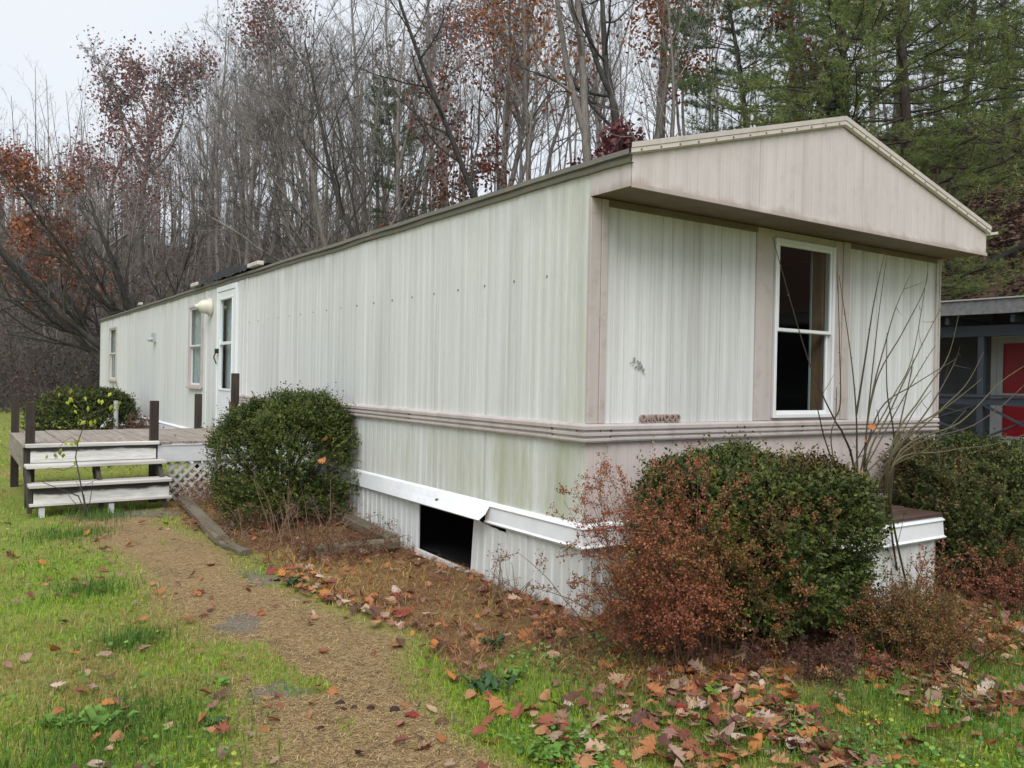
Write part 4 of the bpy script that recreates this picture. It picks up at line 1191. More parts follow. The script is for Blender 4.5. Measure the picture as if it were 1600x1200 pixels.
# ---- pines on the right
PINE = [(.19, .25, .075), (.23, .28, .08), (.15, .215, .075), (.27, .30, .10)]
PINE_B = [(.12, .20, .10), (.145, .225, .10), (.105, .17, .085)]
def pine(seed, H, r0, t0, whorls, per, blen, pal, sub=14, nb=17, up=.0):
    r = np.random.default_rng(seed)
    n = 12; P = grow(np.array([[0, 0, -.4]]), np.array([[r.uniform(-.04, .04), r.uniform(-.04, .04), 1.]]), np.array([H + .4]), n, .025, .02, r)
    R = (r0 * (1 - np.linspace(0, 1, n) * .88))[None]
    t = np.repeat(np.linspace(t0, .985, whorls), per) + r.uniform(-.012, .012, whorls * per); t = np.clip(t, 0, .99)
    b, d, rad = sample(P, R, np.zeros(len(t), int), t)
    az = r.uniform(0, 6.28, len(t)); el = r.uniform(-.15, .30, len(t)) + .5 * (t - .5)
    nd = np.stack([np.cos(az) * np.cos(el), np.sin(az) * np.cos(el), np.sin(el)], -1)
    L = blen * (1.12 - t) ** .75 * r.uniform(.5, 1.15, len(t)) + .4
    B1 = grow(b, nd, L, 7, .10, .03 + up, r); S1 = np.maximum(rad * .28, .018)[:, None] * np.linspace(1, .25, 7)[None]
    # flat sprays: side shoots mostly horizontal
    par = np.repeat(np.arange(len(t)), sub); tt = np.clip(.3 + .7 * np.tile((np.arange(sub) + .5) / sub, len(t)) + r.uniform(-.04, .04, len(par)), 0, .99)
    bb, dd, rr = sample(B1, S1, par, tt)
    side = norm(np.cross(dd, np.array([[0, 0, 1.0]]))) * np.where(np.arange(len(par)) % 2 == 0, 1, -1)[:, None]
    d2 = norm(dd * .75 + side * r.uniform(.4, 1.0, (len(par), 1)) + np.array([0, 0, .12]) + r.normal(0, .12, dd.shape))
    L2 = L[par] * .30 * (1.15 - .6 * tt) * r.uniform(.6, 1.2, len(par)) + .12
    B2 = grow(bb, d2, L2, 4, .12, .03, r); S2 = np.full((len(par), 4), .009)
    # needle tufts along the outer half of side shoots
    per2 = 4; pp = np.repeat(np.arange(len(par)), per2); t3 = np.tile(np.array([.35, .6, .82, 1.0]) * .995, len(par))
    c, dt_, _ = sample(B2, S2, pp, t3)
    m = len(c); c = np.repeat(c, nb, 0); dr = np.repeat(dt_, nb, 0)
    nd = norm(dr * .55 + r.normal(size=c.shape)); ln = r.uniform(.11, .24, (len(c), 1)); w_ = rand_perp(nd, r) * .0095
    tip = c + nd * ln
    V = np.stack([c - w_, c + w_, tip], 1).reshape(-1, 3); F = np.arange(len(V)).reshape(-1, 3)
    pc = np.array(pal); tuftc = pc[r.integers(len(pal), size=m)] * r.uniform(.75, 1.2, (m, 1))
    cols = np.repeat(np.repeat(tuftc, nb, 0), 3, 0)
    tr = cat([tubes(P, R, 9), tubes(B1, S1, 4)]); br = tubes(B2, S2, 3)
    return dict(trunk=tr, branch=br, needles=(V, F, cols))
def pine_obj(T, loc, label, rz=0.0, sc=1.0):
    root = empty('pine_tree', loc, label, 'pine tree', 'pines on the slope beyond the gable', rz); root.scale = (sc,) * 3
    link('trunk', mesh_np('trunk', T['trunk'][0], [T['trunk'][1]], None, M['bark_pine'], True), root)
    link('branches', mesh_np('branches', T['branch'][0], [T['branch'][1]], None, M['twig_dark'], True), root)
    link('needles', mesh_np('needles', T['needles'][0], [T['needles'][1]], T['needles'][2], M['needle']), root)
    return root
p1 = pine(401, 17, .24, .16, 20, 5, 5.2, PINE)
p2 = pine(402, 19, .25, .27, 19, 5, 5.2, PINE)
p3 = pine(403, 16, .2, .14, 19, 5, 4.6, PINE_B + PINE[:1])
A_ = pine_obj(p1, spot(1300, 26), 'broad yellow-green pine with its trunk wrapped in dark ivy behind the gable peak')
B_ = pine_obj(p2, spot(1432, 27), 'tall pine with a straight dark trunk beyond the slope of the gable')
C_ = pine_obj(p3, spot(1175, 33), 'bluish green pine at the edge of the bare wood')
def pine_copy(src, loc, rz, sc, label): return copy_tree(src, loc, rz, sc, label)
pine_copy(B_, spot(1478, 33), 2.0, .8, 'smaller pine with low drooping boughs over the leafy slope')
pine_copy(B_, spot(1660, 25), 4.0, 1.0, 'pine at the edge of the view with boughs reaching over the porch roof')
pine_copy(C_, spot(1235, 40), 1.0, 1.15, 'pine rising behind the ivy-covered one')
pine_copy(B_, spot(1385, 41), 3.3, 1.1, 'pine higher up the slope between the two big pines')
pine_copy(C_, spot(1565, 38), 5.0, 1.0, 'bluish pine high on the leafy slope')
pine_copy(A_, spot(1455, 24), 1.2, .40, 'young pine with flat green boughs just above the porch roof')
pine_copy(C_, spot(625, 42), 1.2, .72, 'lone dull green pine among the bare trees behind the long wall')
# ivy round the first pine's trunk
r = np.random.default_rng(6); n = 1500
a = r.uniform(0, 6.28, n); z = r.uniform(2, 9.5, n); rr_ = .25 + r.uniform(0, .22, n) * (1 - (z - 2) / 9)
V, F = quads_at(np.stack([rr_ * np.cos(a), rr_ * np.sin(a), z], -1), .16, r, 1.1)
link('ivy', mesh_np('ivy', V, [F], leaf_cols(n, [(.02, .05, .022), (.03, .065, .025)], r), M['leaf']), A_)

# ---- fallen logs and small evergreens on the slope
for (u, v1, dpt, L, az, rad, lab) in ((1530, 0, 30, 5, 2.4, .16, 'fallen dark log lying on the leafy slope, the lower one'), (1580, 0, 37, 6, 2.0, .18, 'fallen log higher up on the leafy slope')):
    x, y, _ = spot(u, dpt); P_ = []
    for f_ in np.linspace(-.5, .5, 9):
        xx, yy_ = x + math.cos(az) * L * f_, y + math.sin(az) * L * f_
        P_.append((xx - x, yy_ - y, hz(xx, yy_) - hz(x, y) + rad * .8 + .1 * abs(f_)))
    lg = MB().tube(P_, rad * np.linspace(1.1, .6, 9), 8)
    o = lg.build('fallen_log', M['bark_dark'], None, True, (x, y, hz(x, y))); tag(o, lab, 'log')
for (u, dpt, h_, lab) in ((1521, 24.5, 1.3, 'small bright green bush on the slope above the porch roof'), (1598, 26, .7, 'tiny green bush at the edge of the view above the porch roof')):
    x, y, z = spot(u, dpt); r = np.random.default_rng(int(u)); n = 900
    C = norm(r.normal(size=(n, 3))) * r.uniform(.3, 1, (n, 1)) * np.array([.55, .55, .7]) * h_ + np.array([0, 0, .6 * h_])
    V, F = quads_at(C, .11, r)
    e = empty('green_bush', (x, y, z), lab, 'bush')
    link('foliage', mesh_np('foliage', V, [F], leaf_cols(n, [(.08, .14, .03), (.12, .18, .05), (.05, .09, .02)], r), M['leaf']), e)
    st_ = MB()
    for k in range(5): st_.tube([(0, 0, -.1), (r.normal(0, .12), r.normal(0, .12), .5 * h_), (r.normal(0, .25), r.normal(0, .25), h_)], [.02, .014, .006], 5)
    st_.build('stem', M['twig_dark'], e)

# ---- brush at the foot of the wood beyond the lawn
r = np.random.default_rng(50); n = 2600
u = r.uniform(-12, 8.5, n); base = np.stack([u, np.interp(u, TOE[::-1, 0], TOE[::-1, 1]) - 3.5 + r.uniform(0, 9, n), np.zeros(n)], -1)
base[:, 2] = height(base[:, 0], base[:, 1])
d = norm(np.stack([r.normal(0, .55, n), r.normal(0, .4, n), np.ones(n)], -1)); L = r.uniform(.8, 3.6, n) * np.clip((base[:, 1] - np.interp(base[:, 0], TOE[::-1, 0], TOE[::-1, 1]) + 5) / 4, .35, 1)
Pb = grow(base, d, L, 6, .16, -.10, r); Rb = np.linspace(.011, .004, 6)[None].repeat(n, 0)
Pc, Rc = children(Pb, Rb, 4, .3, 1, 45, .4, 3, .2, -.05, r, .004, .7)
V1, F1 = cat([tubes(Pb, Rb, 3), tubes(Pc, Rc, 3)])
nl = 15000; pk = r.integers(len(Pc), size=nl); C = Pc[pk, r.integers(3, size=nl)] + r.normal(0, .10, (nl, 3)); C[:, 2] -= .3 * r.random(nl) * (C[:, 2] > .6)
V2, F2 = quads_at(C, .075, r, 1.5)
patchn = fbm(C[:, 0], C[:, 2] * 1.3 + C[:, 1] * .3, 5, .9, 3)
pal = np.array([(.085, .055, .038), (.06, .042, .03), (.15, .065, .03), (.055, .065, .028), (.10, .085, .04)])
kk = np.where(patchn > .35, 2, np.where(patchn < -.25, r.choice([3, 4], nl), r.choice([0, 1], nl)))
c2 = np.repeat(pal[kk] * r.uniform(.7, 1.3, (nl, 1)), 4, 0); c1 = np.repeat(np.repeat(r.uniform(.05, .12, (len(V1) // 3 + 1, 1)), 3, 0)[:len(V1)], 3, 1) * np.array([1, .85, .75])
tag(link('undergrowth', mesh_np('undergrowth', np.vstack([V1, V2]), [np.vstack([F1, F2 + len(V1)])], np.vstack([c1, c2]), M['stem'])), kind='stuff')

r = np.random.default_rng(53); n = 2600
u = r.uniform(-80, 640, n); dd_ = r.uniform(37, 74, n)
base = CAM + (_F[None] + _R[None] * ((u - 800) / FPX)[:, None]) * dd_[:, None]; base[:, 2] = height(base[:, 0], base[:, 1]) - .1
Pb = grow(base, np.stack([r.normal(0, .3, n), r.normal(0, .3, n), np.ones(n)], -1), r.uniform(1.2, 5.5, n), 6, .14, -.02, r); Rb = np.linspace(.022, .006, 6)[None].repeat(n, 0)
Pc, Rc = children(Pb, Rb, 6, .25, 1, 45, .4, 3, .2, .0, r, .006, .7)
V1, F1 = cat([tubes(Pb, Rb, 3), tubes(Pc, Rc, 3)])
nl = 9000; C = Pc[r.integers(len(Pc), size=nl), r.integers(3, size=nl)] + r.normal(0, .12, (nl, 3)); V2, F2 = quads_at(C, .11, r, 1.5)
c1 = np.tile(np.array([[.13, .112, .10]]), (len(V1), 1))
tag(link('undergrowth', mesh_np('undergrowth', np.vstack([V1, V2]), [np.vstack([F1, F2 + len(V1)])], np.vstack([c1, leaf_cols(nl, [(.16, .10, .07), (.12, .08, .06), (.20, .10, .06), (.11, .11, .06)], r)]), M['stem'])), kind='stuff')

# ---- leaf litter on the slope and distant thin wood along the ridge
r = np.random.default_rng(51); n = 42000
u = r.uniform(1100, 1660, n); dd_ = 17 + 34 * r.random(n) ** .8
ra = _F[None] + _R[None] * ((u - 800) / FPX)[:, None]; C = CAM + ra * dd_[:, None]; C[:, 2] = height(C[:, 0], C[:, 1]) + r.uniform(0, .06, n)
V, F = quads_at(C, .17, r, 1.3, None, .6)
tag(link('slope_leaf_litter', mesh_np('slope_leaf_litter', V, [F], leaf_cols(n, [(.15, .075, .05), (.20, .11, .08), (.09, .05, .038), (.25, .155, .12), (.12, .05, .03), (.06, .035, .028)], r), M['litter'])), kind='stuff')

r = np.random.default_rng(52); n = 700
s_ = np.concatenate([r.random(330) * (len(RIDGE) - 2) + .6, 3.7 + 2.6 * r.random(370)]); i = np.minimum(s_.astype(int), len(RIDGE) - 2); k = (s_ - i)[:, None]
q = RIDGE[i] * (1 - k) + RIDGE[i + 1] * k + r.normal(0, 1, (n, 2)) * np.where(np.arange(n) < 330, 5, 9)[:, None]
base = np.stack([q[:, 0], q[:, 1], height(q[:, 0], q[:, 1]) - .3], -1)
L = r.uniform(8, 17, n) * np.where(np.arange(n) < 330, 1, .62); Pf = grow(base, np.stack([r.normal(0, .05, n), r.normal(0, .05, n), np.ones(n)], -1), L, 5, .04, .02, r)
Rf = r.uniform(.05, .13, n)[:, None] * np.linspace(1, .2, 5)[None]
Q1, W1 = children(Pf, Rf, 7, .35, 1, 38, .25, 4, .1, .06, r, .012, .5)
Q2, W2 = children(Q1, W1, 4, .2, 1, 38, .5, 3, .12, .04, r, .009, .6)
V, F = cat([tubes(Pf, Rf, 4), tubes(Q1, W1, 3), tubes(Q2, W2, 3)])
tag(link('distant_wood', mesh_np('distant_wood', V, [F], None, M['twig'])), kind='stuff')

# ------------------------------------------------------------------ shrubs
def boxwood(seed, C, rad, nsprig, pal, label, clip=None, top=None, per=9, ls=.021, knob=.16, bronze=.25):
    r = np.random.default_rng(seed)
    d = norm(r.normal(size=(nsprig, 3))); d[:, 2] = np.where(d[:, 2] < -.55, -d[:, 2], d[:, 2])
    lump = 1 + knob * fbm(d[:, 0] * 2.2 + d[:, 2], d[:, 1] * 2.2 - d[:, 2], seed, 1.6, 4)
    f = 1 - .42 * r.random(nsprig) ** 2.2
    C = np.array(C); P = d * np.array(rad) * (lump * f)[:, None]
    P[:, 2] *= np.where(P[:, 2] < 0, .95, 1)
    P = np.sign(P) * np.abs(P / np.array(rad)) ** np.array([.80, .80, .66]) * np.array(rad) * .94
    gap = fbm(P[:, 0] * 5 + P[:, 2] * 3, P[:, 1] * 5 - P[:, 2] * 4, seed + 2, 1.3, 3)
    P = P * np.where(gap < -.42, .80, 1 + .05 * gap)[:, None]
    st = r.random(nsprig) < .022                      # stray upright shoots
    P = np.where((st & (P[:, 2] > 0))[:, None], P * 1.02, P)
    out = norm(d * np.array([1, 1, .8]) + np.array([0, 0, .55]) + r.normal(0, .35, d.shape))
    ln = r.uniform(.05, .12, nsprig) * np.where(r.random(nsprig) < .06, 1.9, 1) * np.where(st, 1.25, 1)
    out = np.where(st[:, None], norm(out + np.array([0, 0, 1.4])), out)
    pts = P[:, None, :] + out[:, None, :] * (ln[:, None] * np.linspace(0, 1, per)[None])[:, :, None]
    pts = pts.reshape(-1, 3); od = np.repeat(out, per, 0)
    keep = pts[:, 2] + C[2] > .02
    if clip is not None: keep &= clip(pts + C)
    pts = pts[keep]; od = od[keep]; n = len(pts)
    # leaf points outwards from the twig
    ax = norm(rand_perp(od, r) * 1.0 + od * .7); bx = norm(np.cross(ax, od + r.normal(0, .3, od.shape)))
    s = (ls * r.uniform(.55, 1.5, n))[:, None]
    a0 = pts; V = np.stack([a0, a0 + ax * s * .55 + bx * s * .30, a0 + ax * s * 1.1, a0 + ax * s * .55 - bx * s * .30], 1).reshape(-1, 3)
    F = np.arange(4 * n).reshape(n, 4)
    sid = np.repeat(np.arange(nsprig), per)[keep]; pc = np.array(pal)
    sc = pc[r.integers(len(pal), size=nsprig)] * r.uniform(.7, 1.25, (nsprig, 1))
    br = fbm(P[:, 0] * 3, P[:, 1] * 3 + P[:, 2] * 2, seed + 1, 1.2, 3) + .25 * r.normal(size=nsprig)
    sc = np.where((br > 1 - bronze * 2)[:, None], np.array([[.105, .070, .028]]) * r.uniform(.7, 1.3, (nsprig, 1)), sc)
    sc = np.where((st & (r.random(nsprig) < .6))[:, None], np.array([[.20, .155, .035]]) * r.uniform(.7, 1.3, (nsprig, 1)), sc)
    cols = np.repeat(sc[sid] * r.uniform(.85, 1.15, (n, 1)), 4, 0)
    e = empty('boxwood_shrub', (C[0], C[1], 0), label, 'shrub')
    link('foliage', mesh_np('foliage', V, [F], cols, M['box']), e, (0, 0, C[2]))
    b = MB(); nb = 46
    for k in range(nb):
        g = norm(r.normal(size=3) + np.array([0, 0, .6])); L = np.array(rad) * .86
        tip = g * L + np.array([0, 0, C[2]]); tip[2] = max(tip[2], .12)
        if clip is not None and not clip((tip + np.array([C[0], C[1], 0]))[None])[0]: continue
        mid = tip * .5 + r.normal(0, .05, 3); b.tube([(r.normal(0, .05), r.normal(0, .05), -.05), mid, tip], [.012, .008, .003], 5)
    b.build('stem', M['twig_dark'], e)
    return e
DG = [(.046, .072, .012), (.068, .098, .017), (.092, .118, .022), (.032, .050, .011), (.12, .135, .03)]
OL = [(.065, .085, .022), (.090, .105, .028), (.052, .070, .020), (.115, .120, .036), (.045, .050, .018)]
boxwood(601, (-.50, 4.22, .60), (.72, .74, .70), 13000, DG, 'round dark green boxwood between the path timber and the long wall', lambda p: p[:, 0] < -.03, knob=.20, bronze=.12)
boxwood(602, (-1.12, 14.6, .45), (1.0, .9, .72), 9000, DG[:4] + [(.05, .052, .018)], 'wide dark boxwood behind the deck by the far end of the home', lambda p: p[:, 0] < -.03, ls=.034, per=8, bronze=.2)
boxwood(603, (.70, -.80, .53), (.66, .68, .57), 15000, DG + OL[:3], 'large dark green boxwood in front of the gable wall by the hitch box', lambda p: (p[:, 1] < -.05) & ~((p[:, 0] > 1.55) & (p[:, 1] > -.97) & (p[:, 2] < .66)), knob=.24, bronze=.30)
boxwood(604, (3.62, -.72, .46), (1.0, .75, .60), 13000, OL + DG[:2], 'olive green boxwood beyond the white hitch box', lambda p: (p[:, 0] > 2.68) & (p[:, 1] < -.06), knob=.22, bronze=.2)

# stray upright shoots on the tops of the boxwoods + caught fallen leaves are added with the leaves below

def wispy(name, label, seed, base, spread, H, n, pal, leafn, ls, arch=-.10, clip=None, group=None, lean=(0, 0), stemc=(.10, .05, .035), side=5, cat_='shrub', fan_=1.0):
    r = np.random.default_rng(seed)
    b = np.stack([r.normal(0, spread * .45, n), r.normal(0, spread * .35, n), np.full(n, -.03)], -1)
    d = norm(np.stack([r.normal(lean[0], .38 * fan_, n) + b[:, 0] * .7, r.normal(lean[1], .34 * fan_, n) + b[:, 1] * .7, np.ones(n)], -1))
    L = H * r.uniform(.55, 1.15, n)
    P = grow(b, d, L, 8, .09, arch, r); R = np.linspace(.0038, .0014, 8)[None].repeat(n, 0)
    Q, W = children(P, R, side, .25, 1, 48, .38, 5, .13, arch * .6, r, .0013, .7)
    Q2, W2 = children(Q, W, 3, .25, 1, 45, .45, 3, .15, -.02, r, .0010, .8)
    V1, F1 = cat([tubes(P, R, 4), tubes(Q, W, 3), tubes(Q2, W2, 3)])
    allp = np.concatenate([Q2.reshape(-1, 3), Q.reshape(-1, 3)])
    C = allp[r.integers(len(allp), size=leafn)] + r.normal(0, .010, (leafn, 3)); C = C[C[:, 2] > .01]
    if clip is not None: C = C[clip(C + np.array(base))]
    V2, F2 = quads_at(C, ls, r, 1.6)
    pc = np.array(pal); g = np.clip((fbm(C[:, 0] * 3, C[:, 2] * 3 + C[:, 1], seed, 1.5, 3) * .5 + .5 + r.normal(0, .25, len(C))) * len(pal), 0, len(pal) - 1).astype(int)
    c2 = np.repeat(pc[g] * r.uniform(.7, 1.3, (len(C), 1)), 4, 0)
    e = empty(name, base, label, cat_, group)
    if clip is not None:
        inside = clip(V1 + np.array(base)); fm = inside[F1].all(1); F1 = F1[fm]
    link('stems', mesh_np('stems', V1, [F1], np.tile(np.array(stemc), (len(V1), 1)), M['stem']), e)
    link('foliage', mesh_np('foliage', V2, [F2], c2, M['leaf']), e)
    return e
BARB = [(.15, .115, .030), (.21, .115, .035), (.27, .11, .045), (.28, .095, .055), (.21, .07, .048), (.32, .135, .07)]
nohome = lambda p: ~((p[:, 0] > -.05) & (p[:, 1] > -.06)) & ~((p[:, 0] > 1.55) & (p[:, 0] < 2.68) & (p[:, 1] > -.96) & (p[:, 2] < .66))
wispy('barberry_shrub', 'tall wispy rust-red shrub at the corner of the mobile home', 701, (-.02, -.90, 0), .36, 1.02, 120, [tuple(np.array(c_) * (1.12, 1.0, .95)) for c_ in BARB], 40000, .0095, -.045, nohome, lean=(-.17, .0), fan_=.66)
wispy('barberry_shrub', 'sprawling low olive and rust shrub at the foot of the hitch box', 702, (1.12, -1.60, 0), .34, .46, 110, BARB[:4], 22000, .0085, -.07, nohome, fan_=.75)
wispy('barberry_shrub', 'thin dark red shrub climbing before the white hitch box', 703, (2.15, -1.08, 0), .20, .55, 14, BARB[2:5], 1300, .012, -.02, nohome)
wispy('barberry_shrub', 'low dark brown-red shrub beyond the hitch box under the olive boxwood', 704, (2.98, -1.35, 0), .42, .52, 70, BARB[1:5], 11000, .010, -.06, nohome)
wispy('barberry_shrub', 'dead brown tangle lying at the foot of the large boxwood', 705, (.45, -1.45, 0), .34, .26, 44, [(.09, .04, .03), (.12, .055, .04), (.07, .04, .03)], 2200, .010, -.12, nohome)
wispy('barberry_shrub', 'small reddish bush by the far wall behind the deck', 706, (-.35, 12.4, 0), .35, .75, 60, [(.12, .045, .045), (.16, .06, .05), (.09, .04, .04)], 5000, .020, -.05, lambda p: p[:, 0] < -.05)
wispy('green_weed', 'upright dull green weed between the large boxwood and the low shrub', 707, (1.15, -1.25, 0), .16, .42, 26, [(.035, .06, .02), (.05, .085, .03), (.03, .045, .018)], 2600, .014, -.04, nohome, cat_='weed', stemc=(.05, .07, .03))
wispy('dry_weed', 'dry brown weed stalks at the foot of the round boxwood', 708, (-.75, 3.35, 0), .55, .62, 46, [(.16, .09, .05), (.22, .14, .07), (.10, .06, .035)], 900, .012, -.07, lambda p: p[:, 0] < -.05, cat_='weed', stemc=(.19, .12, .075), side=3)
wispy('dry_weed', 'matted rusty weeds over the split timber by the hole', 709, (-.55, 2.55, 0), .62, .34, 110, [(.16, .065, .035), (.20, .10, .055), (.10, .05, .03)], 2400, .012, -.14, lambda p: p[:, 0] < -.05, cat_='weed', stemc=(.15, .075, .045), side=4)
wispy('dry_weed', 'pale dry weeds in front of the lattice under the deck', 710, (-.75, 5.95, 0), .5, .42, 90, [(.25, .14, .09), (.20, .11, .07), (.30, .20, .13)], 2200, .016, -.10, lambda p: p[:, 1] < 6.40, cat_='weed', stemc=(.24, .145, .10), side=4)
wispy('dry_weed', 'thin brown stalks standing against the loose skirting sheet', 711, (-.16, .62, 0), .22, .38, 22, [(.16, .10, .06)], 260, .010, -.03, lambda p: p[:, 0] < -.05, cat_='weed', stemc=(.15, .10, .065), side=2)

# bare shrub of long whippy shoots before the gable wall
sh = empty('bare_shrub', (2.28, -.55, 0), 'leafless shrub of long green-brown shoots fanning out before the gable wall', 'shrub')
B0 = np.array([2.28, -.55, 0.0])
crown0 = on(1338, 735, 1, -.55)
shoots = [  # list of pixel paths with the depth plane y
    ([(1335, 740), (1318, 680), (1302, 652), (1262, 560), (1207, 370)], -.60, 9), ([(1303, 655), (1313, 630), (1312, 550), (1308, 390)], -.48, 6),
    ([(1340, 740), (1338, 650), (1330, 560), (1311, 430)], -.55, 9), ([(1338, 648), (1352, 560), (1366, 470), (1383, 393)], -.50, 8),
    ([(1350, 740), (1357, 640), (1372, 500), (1386, 398)], -.52, 8), ([(1352, 720), (1362, 620), (1385, 530), (1400, 480), (1422, 430)], -.62, 8),
    ([(1350, 730), (1368, 600), (1410, 520), (1445, 450), (1450, 405)], -.58, 7), ([(1345, 735), (1390, 630), (1425, 560), (1450, 420)], -.66, 7),
    ([(1352, 740), (1392, 640), (1440, 540), (1472, 478)], -.70, 9), ([(1397, 712), (1386, 610), (1386, 520)], -.75, 8),
    ([(1395, 712), (1420, 600), (1427, 560)], -.7, 6), ([(1390, 715), (1440, 620), (1480, 560), (1498, 492)], -.85, 8),
    ([(1380, 730), (1450, 640), (1490, 570), (1500, 540)], -.9, 6), ([(1390, 720), (1470, 640), (1510, 600), (1537, 550)], -1.0, 7),
    ([(1395, 725), (1500, 660), (1560, 600), (1600, 572)], -1.05, 8), ([(1395, 730), (1520, 665), (1570, 630), (1612, 590)], -1.1, 7),
    ([(1385, 735), (1450, 660), (1500, 620), (1534, 592)], -.95, 7), ([(1390, 740), (1480, 705), (1550, 695), (1610, 676)], -1.15, 7),
    ([(1300, 720), (1280, 650), (1267, 580)], -.75, 6), ([(1302, 715), (1306, 650), (1307, 605)], -.7, 5), ([(1370, 760), (1450, 700), (1510, 640)], -.9, 6),
    ([(1345, 735), (1375, 640), (1430, 600), (1495, 560)], -.6, 6), ([(1350, 735), (1410, 625), (1448, 560), (1462, 540)], -.65, 5),
    ([(1352, 740), (1400, 690), (1430, 640), (1455, 610)], -.72, 5), ([(1330, 735), (1355, 690), (1372, 660), (1370, 640)], -.66, 5)]
rs = np.random.default_rng(9)
for k, (px, yp_, wd) in enumerate(shoots):
    q = [on(u_, v_, 1, yp_ - .05 * i) for i, (u_, v_) in enumerate(px)]
    if k in (0, 2, 4, 5, 6, 7, 8, 9, 11, 13, 14, 15, 16, 17, 18, 19, 20): q = [np.array([2.28 + rs.normal(0, .05), yp_ * .6 - .2 + rs.normal(0, .04), -.03])] + q
    q = np.array(q)
    # smooth by Catmull-Rom
    pts = []
    for i in range(len(q) - 1):
        p0, p1_, p2_, p3_ = q[max(i - 1, 0)], q[i], q[i + 1], q[min(i + 2, len(q) - 1)]
        for s in np.linspace(0, 1, 6, endpoint=False):
            pts.append(.5 * ((2 * p1_) + (p2_ - p0) * s + (2 * p0 - 5 * p1_ + 4 * p2_ - p3_) * s * s + (3 * p1_ - p0 - 3 * p2_ + p3_) * s ** 3))
    pts.append(q[-1]); pts = np.array(pts) - B0; n = len(pts)
    m = MB(); r0_ = wd * .00115
    cst = (.085, .075, .035) if k % 3 else (.06, .045, .035)
    m.tube(pts, np.linspace(r0_, .0022, n), 6, True, cst)
    for j in range(3, n - 1, 3):   # buds and short spurs
        dd_ = norm(rs.normal(size=3)); m.tube([pts[j], pts[j] + dd_ * .012], [.004, .0015], 4, False, (.14, .12, .07))
        if rs.random() < .16: m.tube([pts[j], pts[j] + dd_ * .07 + (pts[min(j + 1, n - 1)] - pts[j]) * .5, pts[j] + dd_ * .12 + (pts[min(j + 1, n - 1)] - pts[j])], [.0022, .0018, .001], 4, False, cst)
    m.build('shoot', M['stem'], sh, True)

# yellow-leaved sapling before the steps
ys_ = empty('yellow_sapling', (-2.18, 5.72, 0), 'thin sapling with a few lime-yellow leaves before the wooden steps', 'sapling')
yo = np.array([-2.18, 5.72, 0])
def Y(u_, v_, yv=5.72): return on(u_, v_, 1, yv) - yo
m = MB()
m.tube([(0, 0, -.03), Y(121, 730), Y(118, 715), Y(122, 690), Y(130, 668), Y(133, 655), Y(140, 648), Y(160, 640), Y(188, 630)], [.008, .007, .007, .006, .005, .005, .004, .003, .002], 6)
m.tube([Y(133, 655), Y(130, 640), Y(115, 622)], [.004, .003, .002], 5); m.tube([Y(122, 690), Y(112, 683), Y(100, 690), Y(85, 710)], [.004, .003, .003, .002], 5)
m.tube([Y(121, 725), Y(100, 735), Y(75, 730)], [.004, .003, .002], 5)
for k in range(5): m.tube([(0, 0, -.02), (rs.normal(0, .1) - .1, rs.normal(0, .05), .22), (rs.normal(0, .2) - .25, rs.normal(0, .06), .38)], [.005, .004, .002], 5)
m.build('stem', M['twig_dark'], ys_, True)
for (u_, v_) in ((112, 607), (133, 619), (172, 613), (113, 623), (107, 620), (103, 627), (115, 632), (154, 623), (160, 624), (137, 634), (189, 626), (183, 632), (182, 638), (175, 632), (149, 655), (143, 656), (135, 657), (116, 640), (92, 613), (118, 687), (122, 683), (110, 690), (101, 688), (82, 708), (90, 712), (100, 708), (75, 710), (92, 703), (97, 700), (116, 720)):
    c = Y(u_ + rs.normal(0, 1), v_, 5.72 + rs.normal(0, .05)); s = .032 * rs.uniform(.8, 1.3)
    a = norm(np.array([rs.normal(0, .5), rs.normal(0, .4), -1])); b = norm(np.cross(a, np.array([rs.normal(0, .5), 1, rs.normal(0, .4)])))
    V = [c, c + a * s * .8 + b * s * .55, c + a * s * 1.9, c + a * s * .8 - b * s * .55, c + a * s * .9 + np.cross(a, b) * s * .15]
    mm = MB(); mm.add(V, [(0, 1, 4), (1, 2, 4), (2, 3, 4), (3, 0, 4)], np.array([.42, .46, .05]) * rs.uniform(.7, 1.1) if v_ < 695 else np.array([.30, .34, .08]))
    mm.build('leaf', M['leaf'], ys_)
# pipe stub by the far boxwood
pp_ = on(181, 671, 2, .72); x, y = -1.18, 11.6
q = at(181, 650, 16.5)
tag(MB().tube([(0, 0, -.1), (0, 0, .98)], .045, 10).build('pipe_stub', M['alugrey'], None, True, (q[0], q[1], 0)), 'short grey pipe standing between the deck and the far boxwood', 'pipe')

# ------------------------------------------------------------------ lawn, straw, ground cover
def blades(n, X, Y_, hmin, hmax, wd, pal_fn, r, lean=.5):
    Z = height(X, Y_) + np.where((np.abs(X + 1) < 8) & (np.abs(Y_ - 2) < 9), fbm(X, Y_, 9, 9, 3) * .007, 0)
    h = r.uniform(hmin, hmax, n); a = r.uniform(0, 6.28, n); l = np.abs(r.normal(0, lean, n))
    dx, dy = np.cos(a), np.sin(a); b = np.stack([X, Y_, Z - .004], -1)
    side = np.stack([-dy, dx, np.zeros(n)], -1) * (wd * r.uniform(.6, 1.3, n))[:, None]
    m1 = b + np.stack([dx * h * l * .35, dy * h * l * .35, h * .6], -1)
    tip = b + np.stack([dx * h * l, dy * h * l, h * np.clip(1 - .35 * l, .15, 1)], -1)
    V = np.stack([b - side, b + side, m1 - side * .8, m1 + side * .8, tip], 1).reshape(-1, 3)
    k = np.arange(n)[:, None] * 5
    Q = k + np.array([[0, 1, 3, 2]]); T_ = k + np.array([[2, 3, 4]])
    return V, Q, T_, np.repeat(pal_fn(X, Y_, n, r), 5, 0)
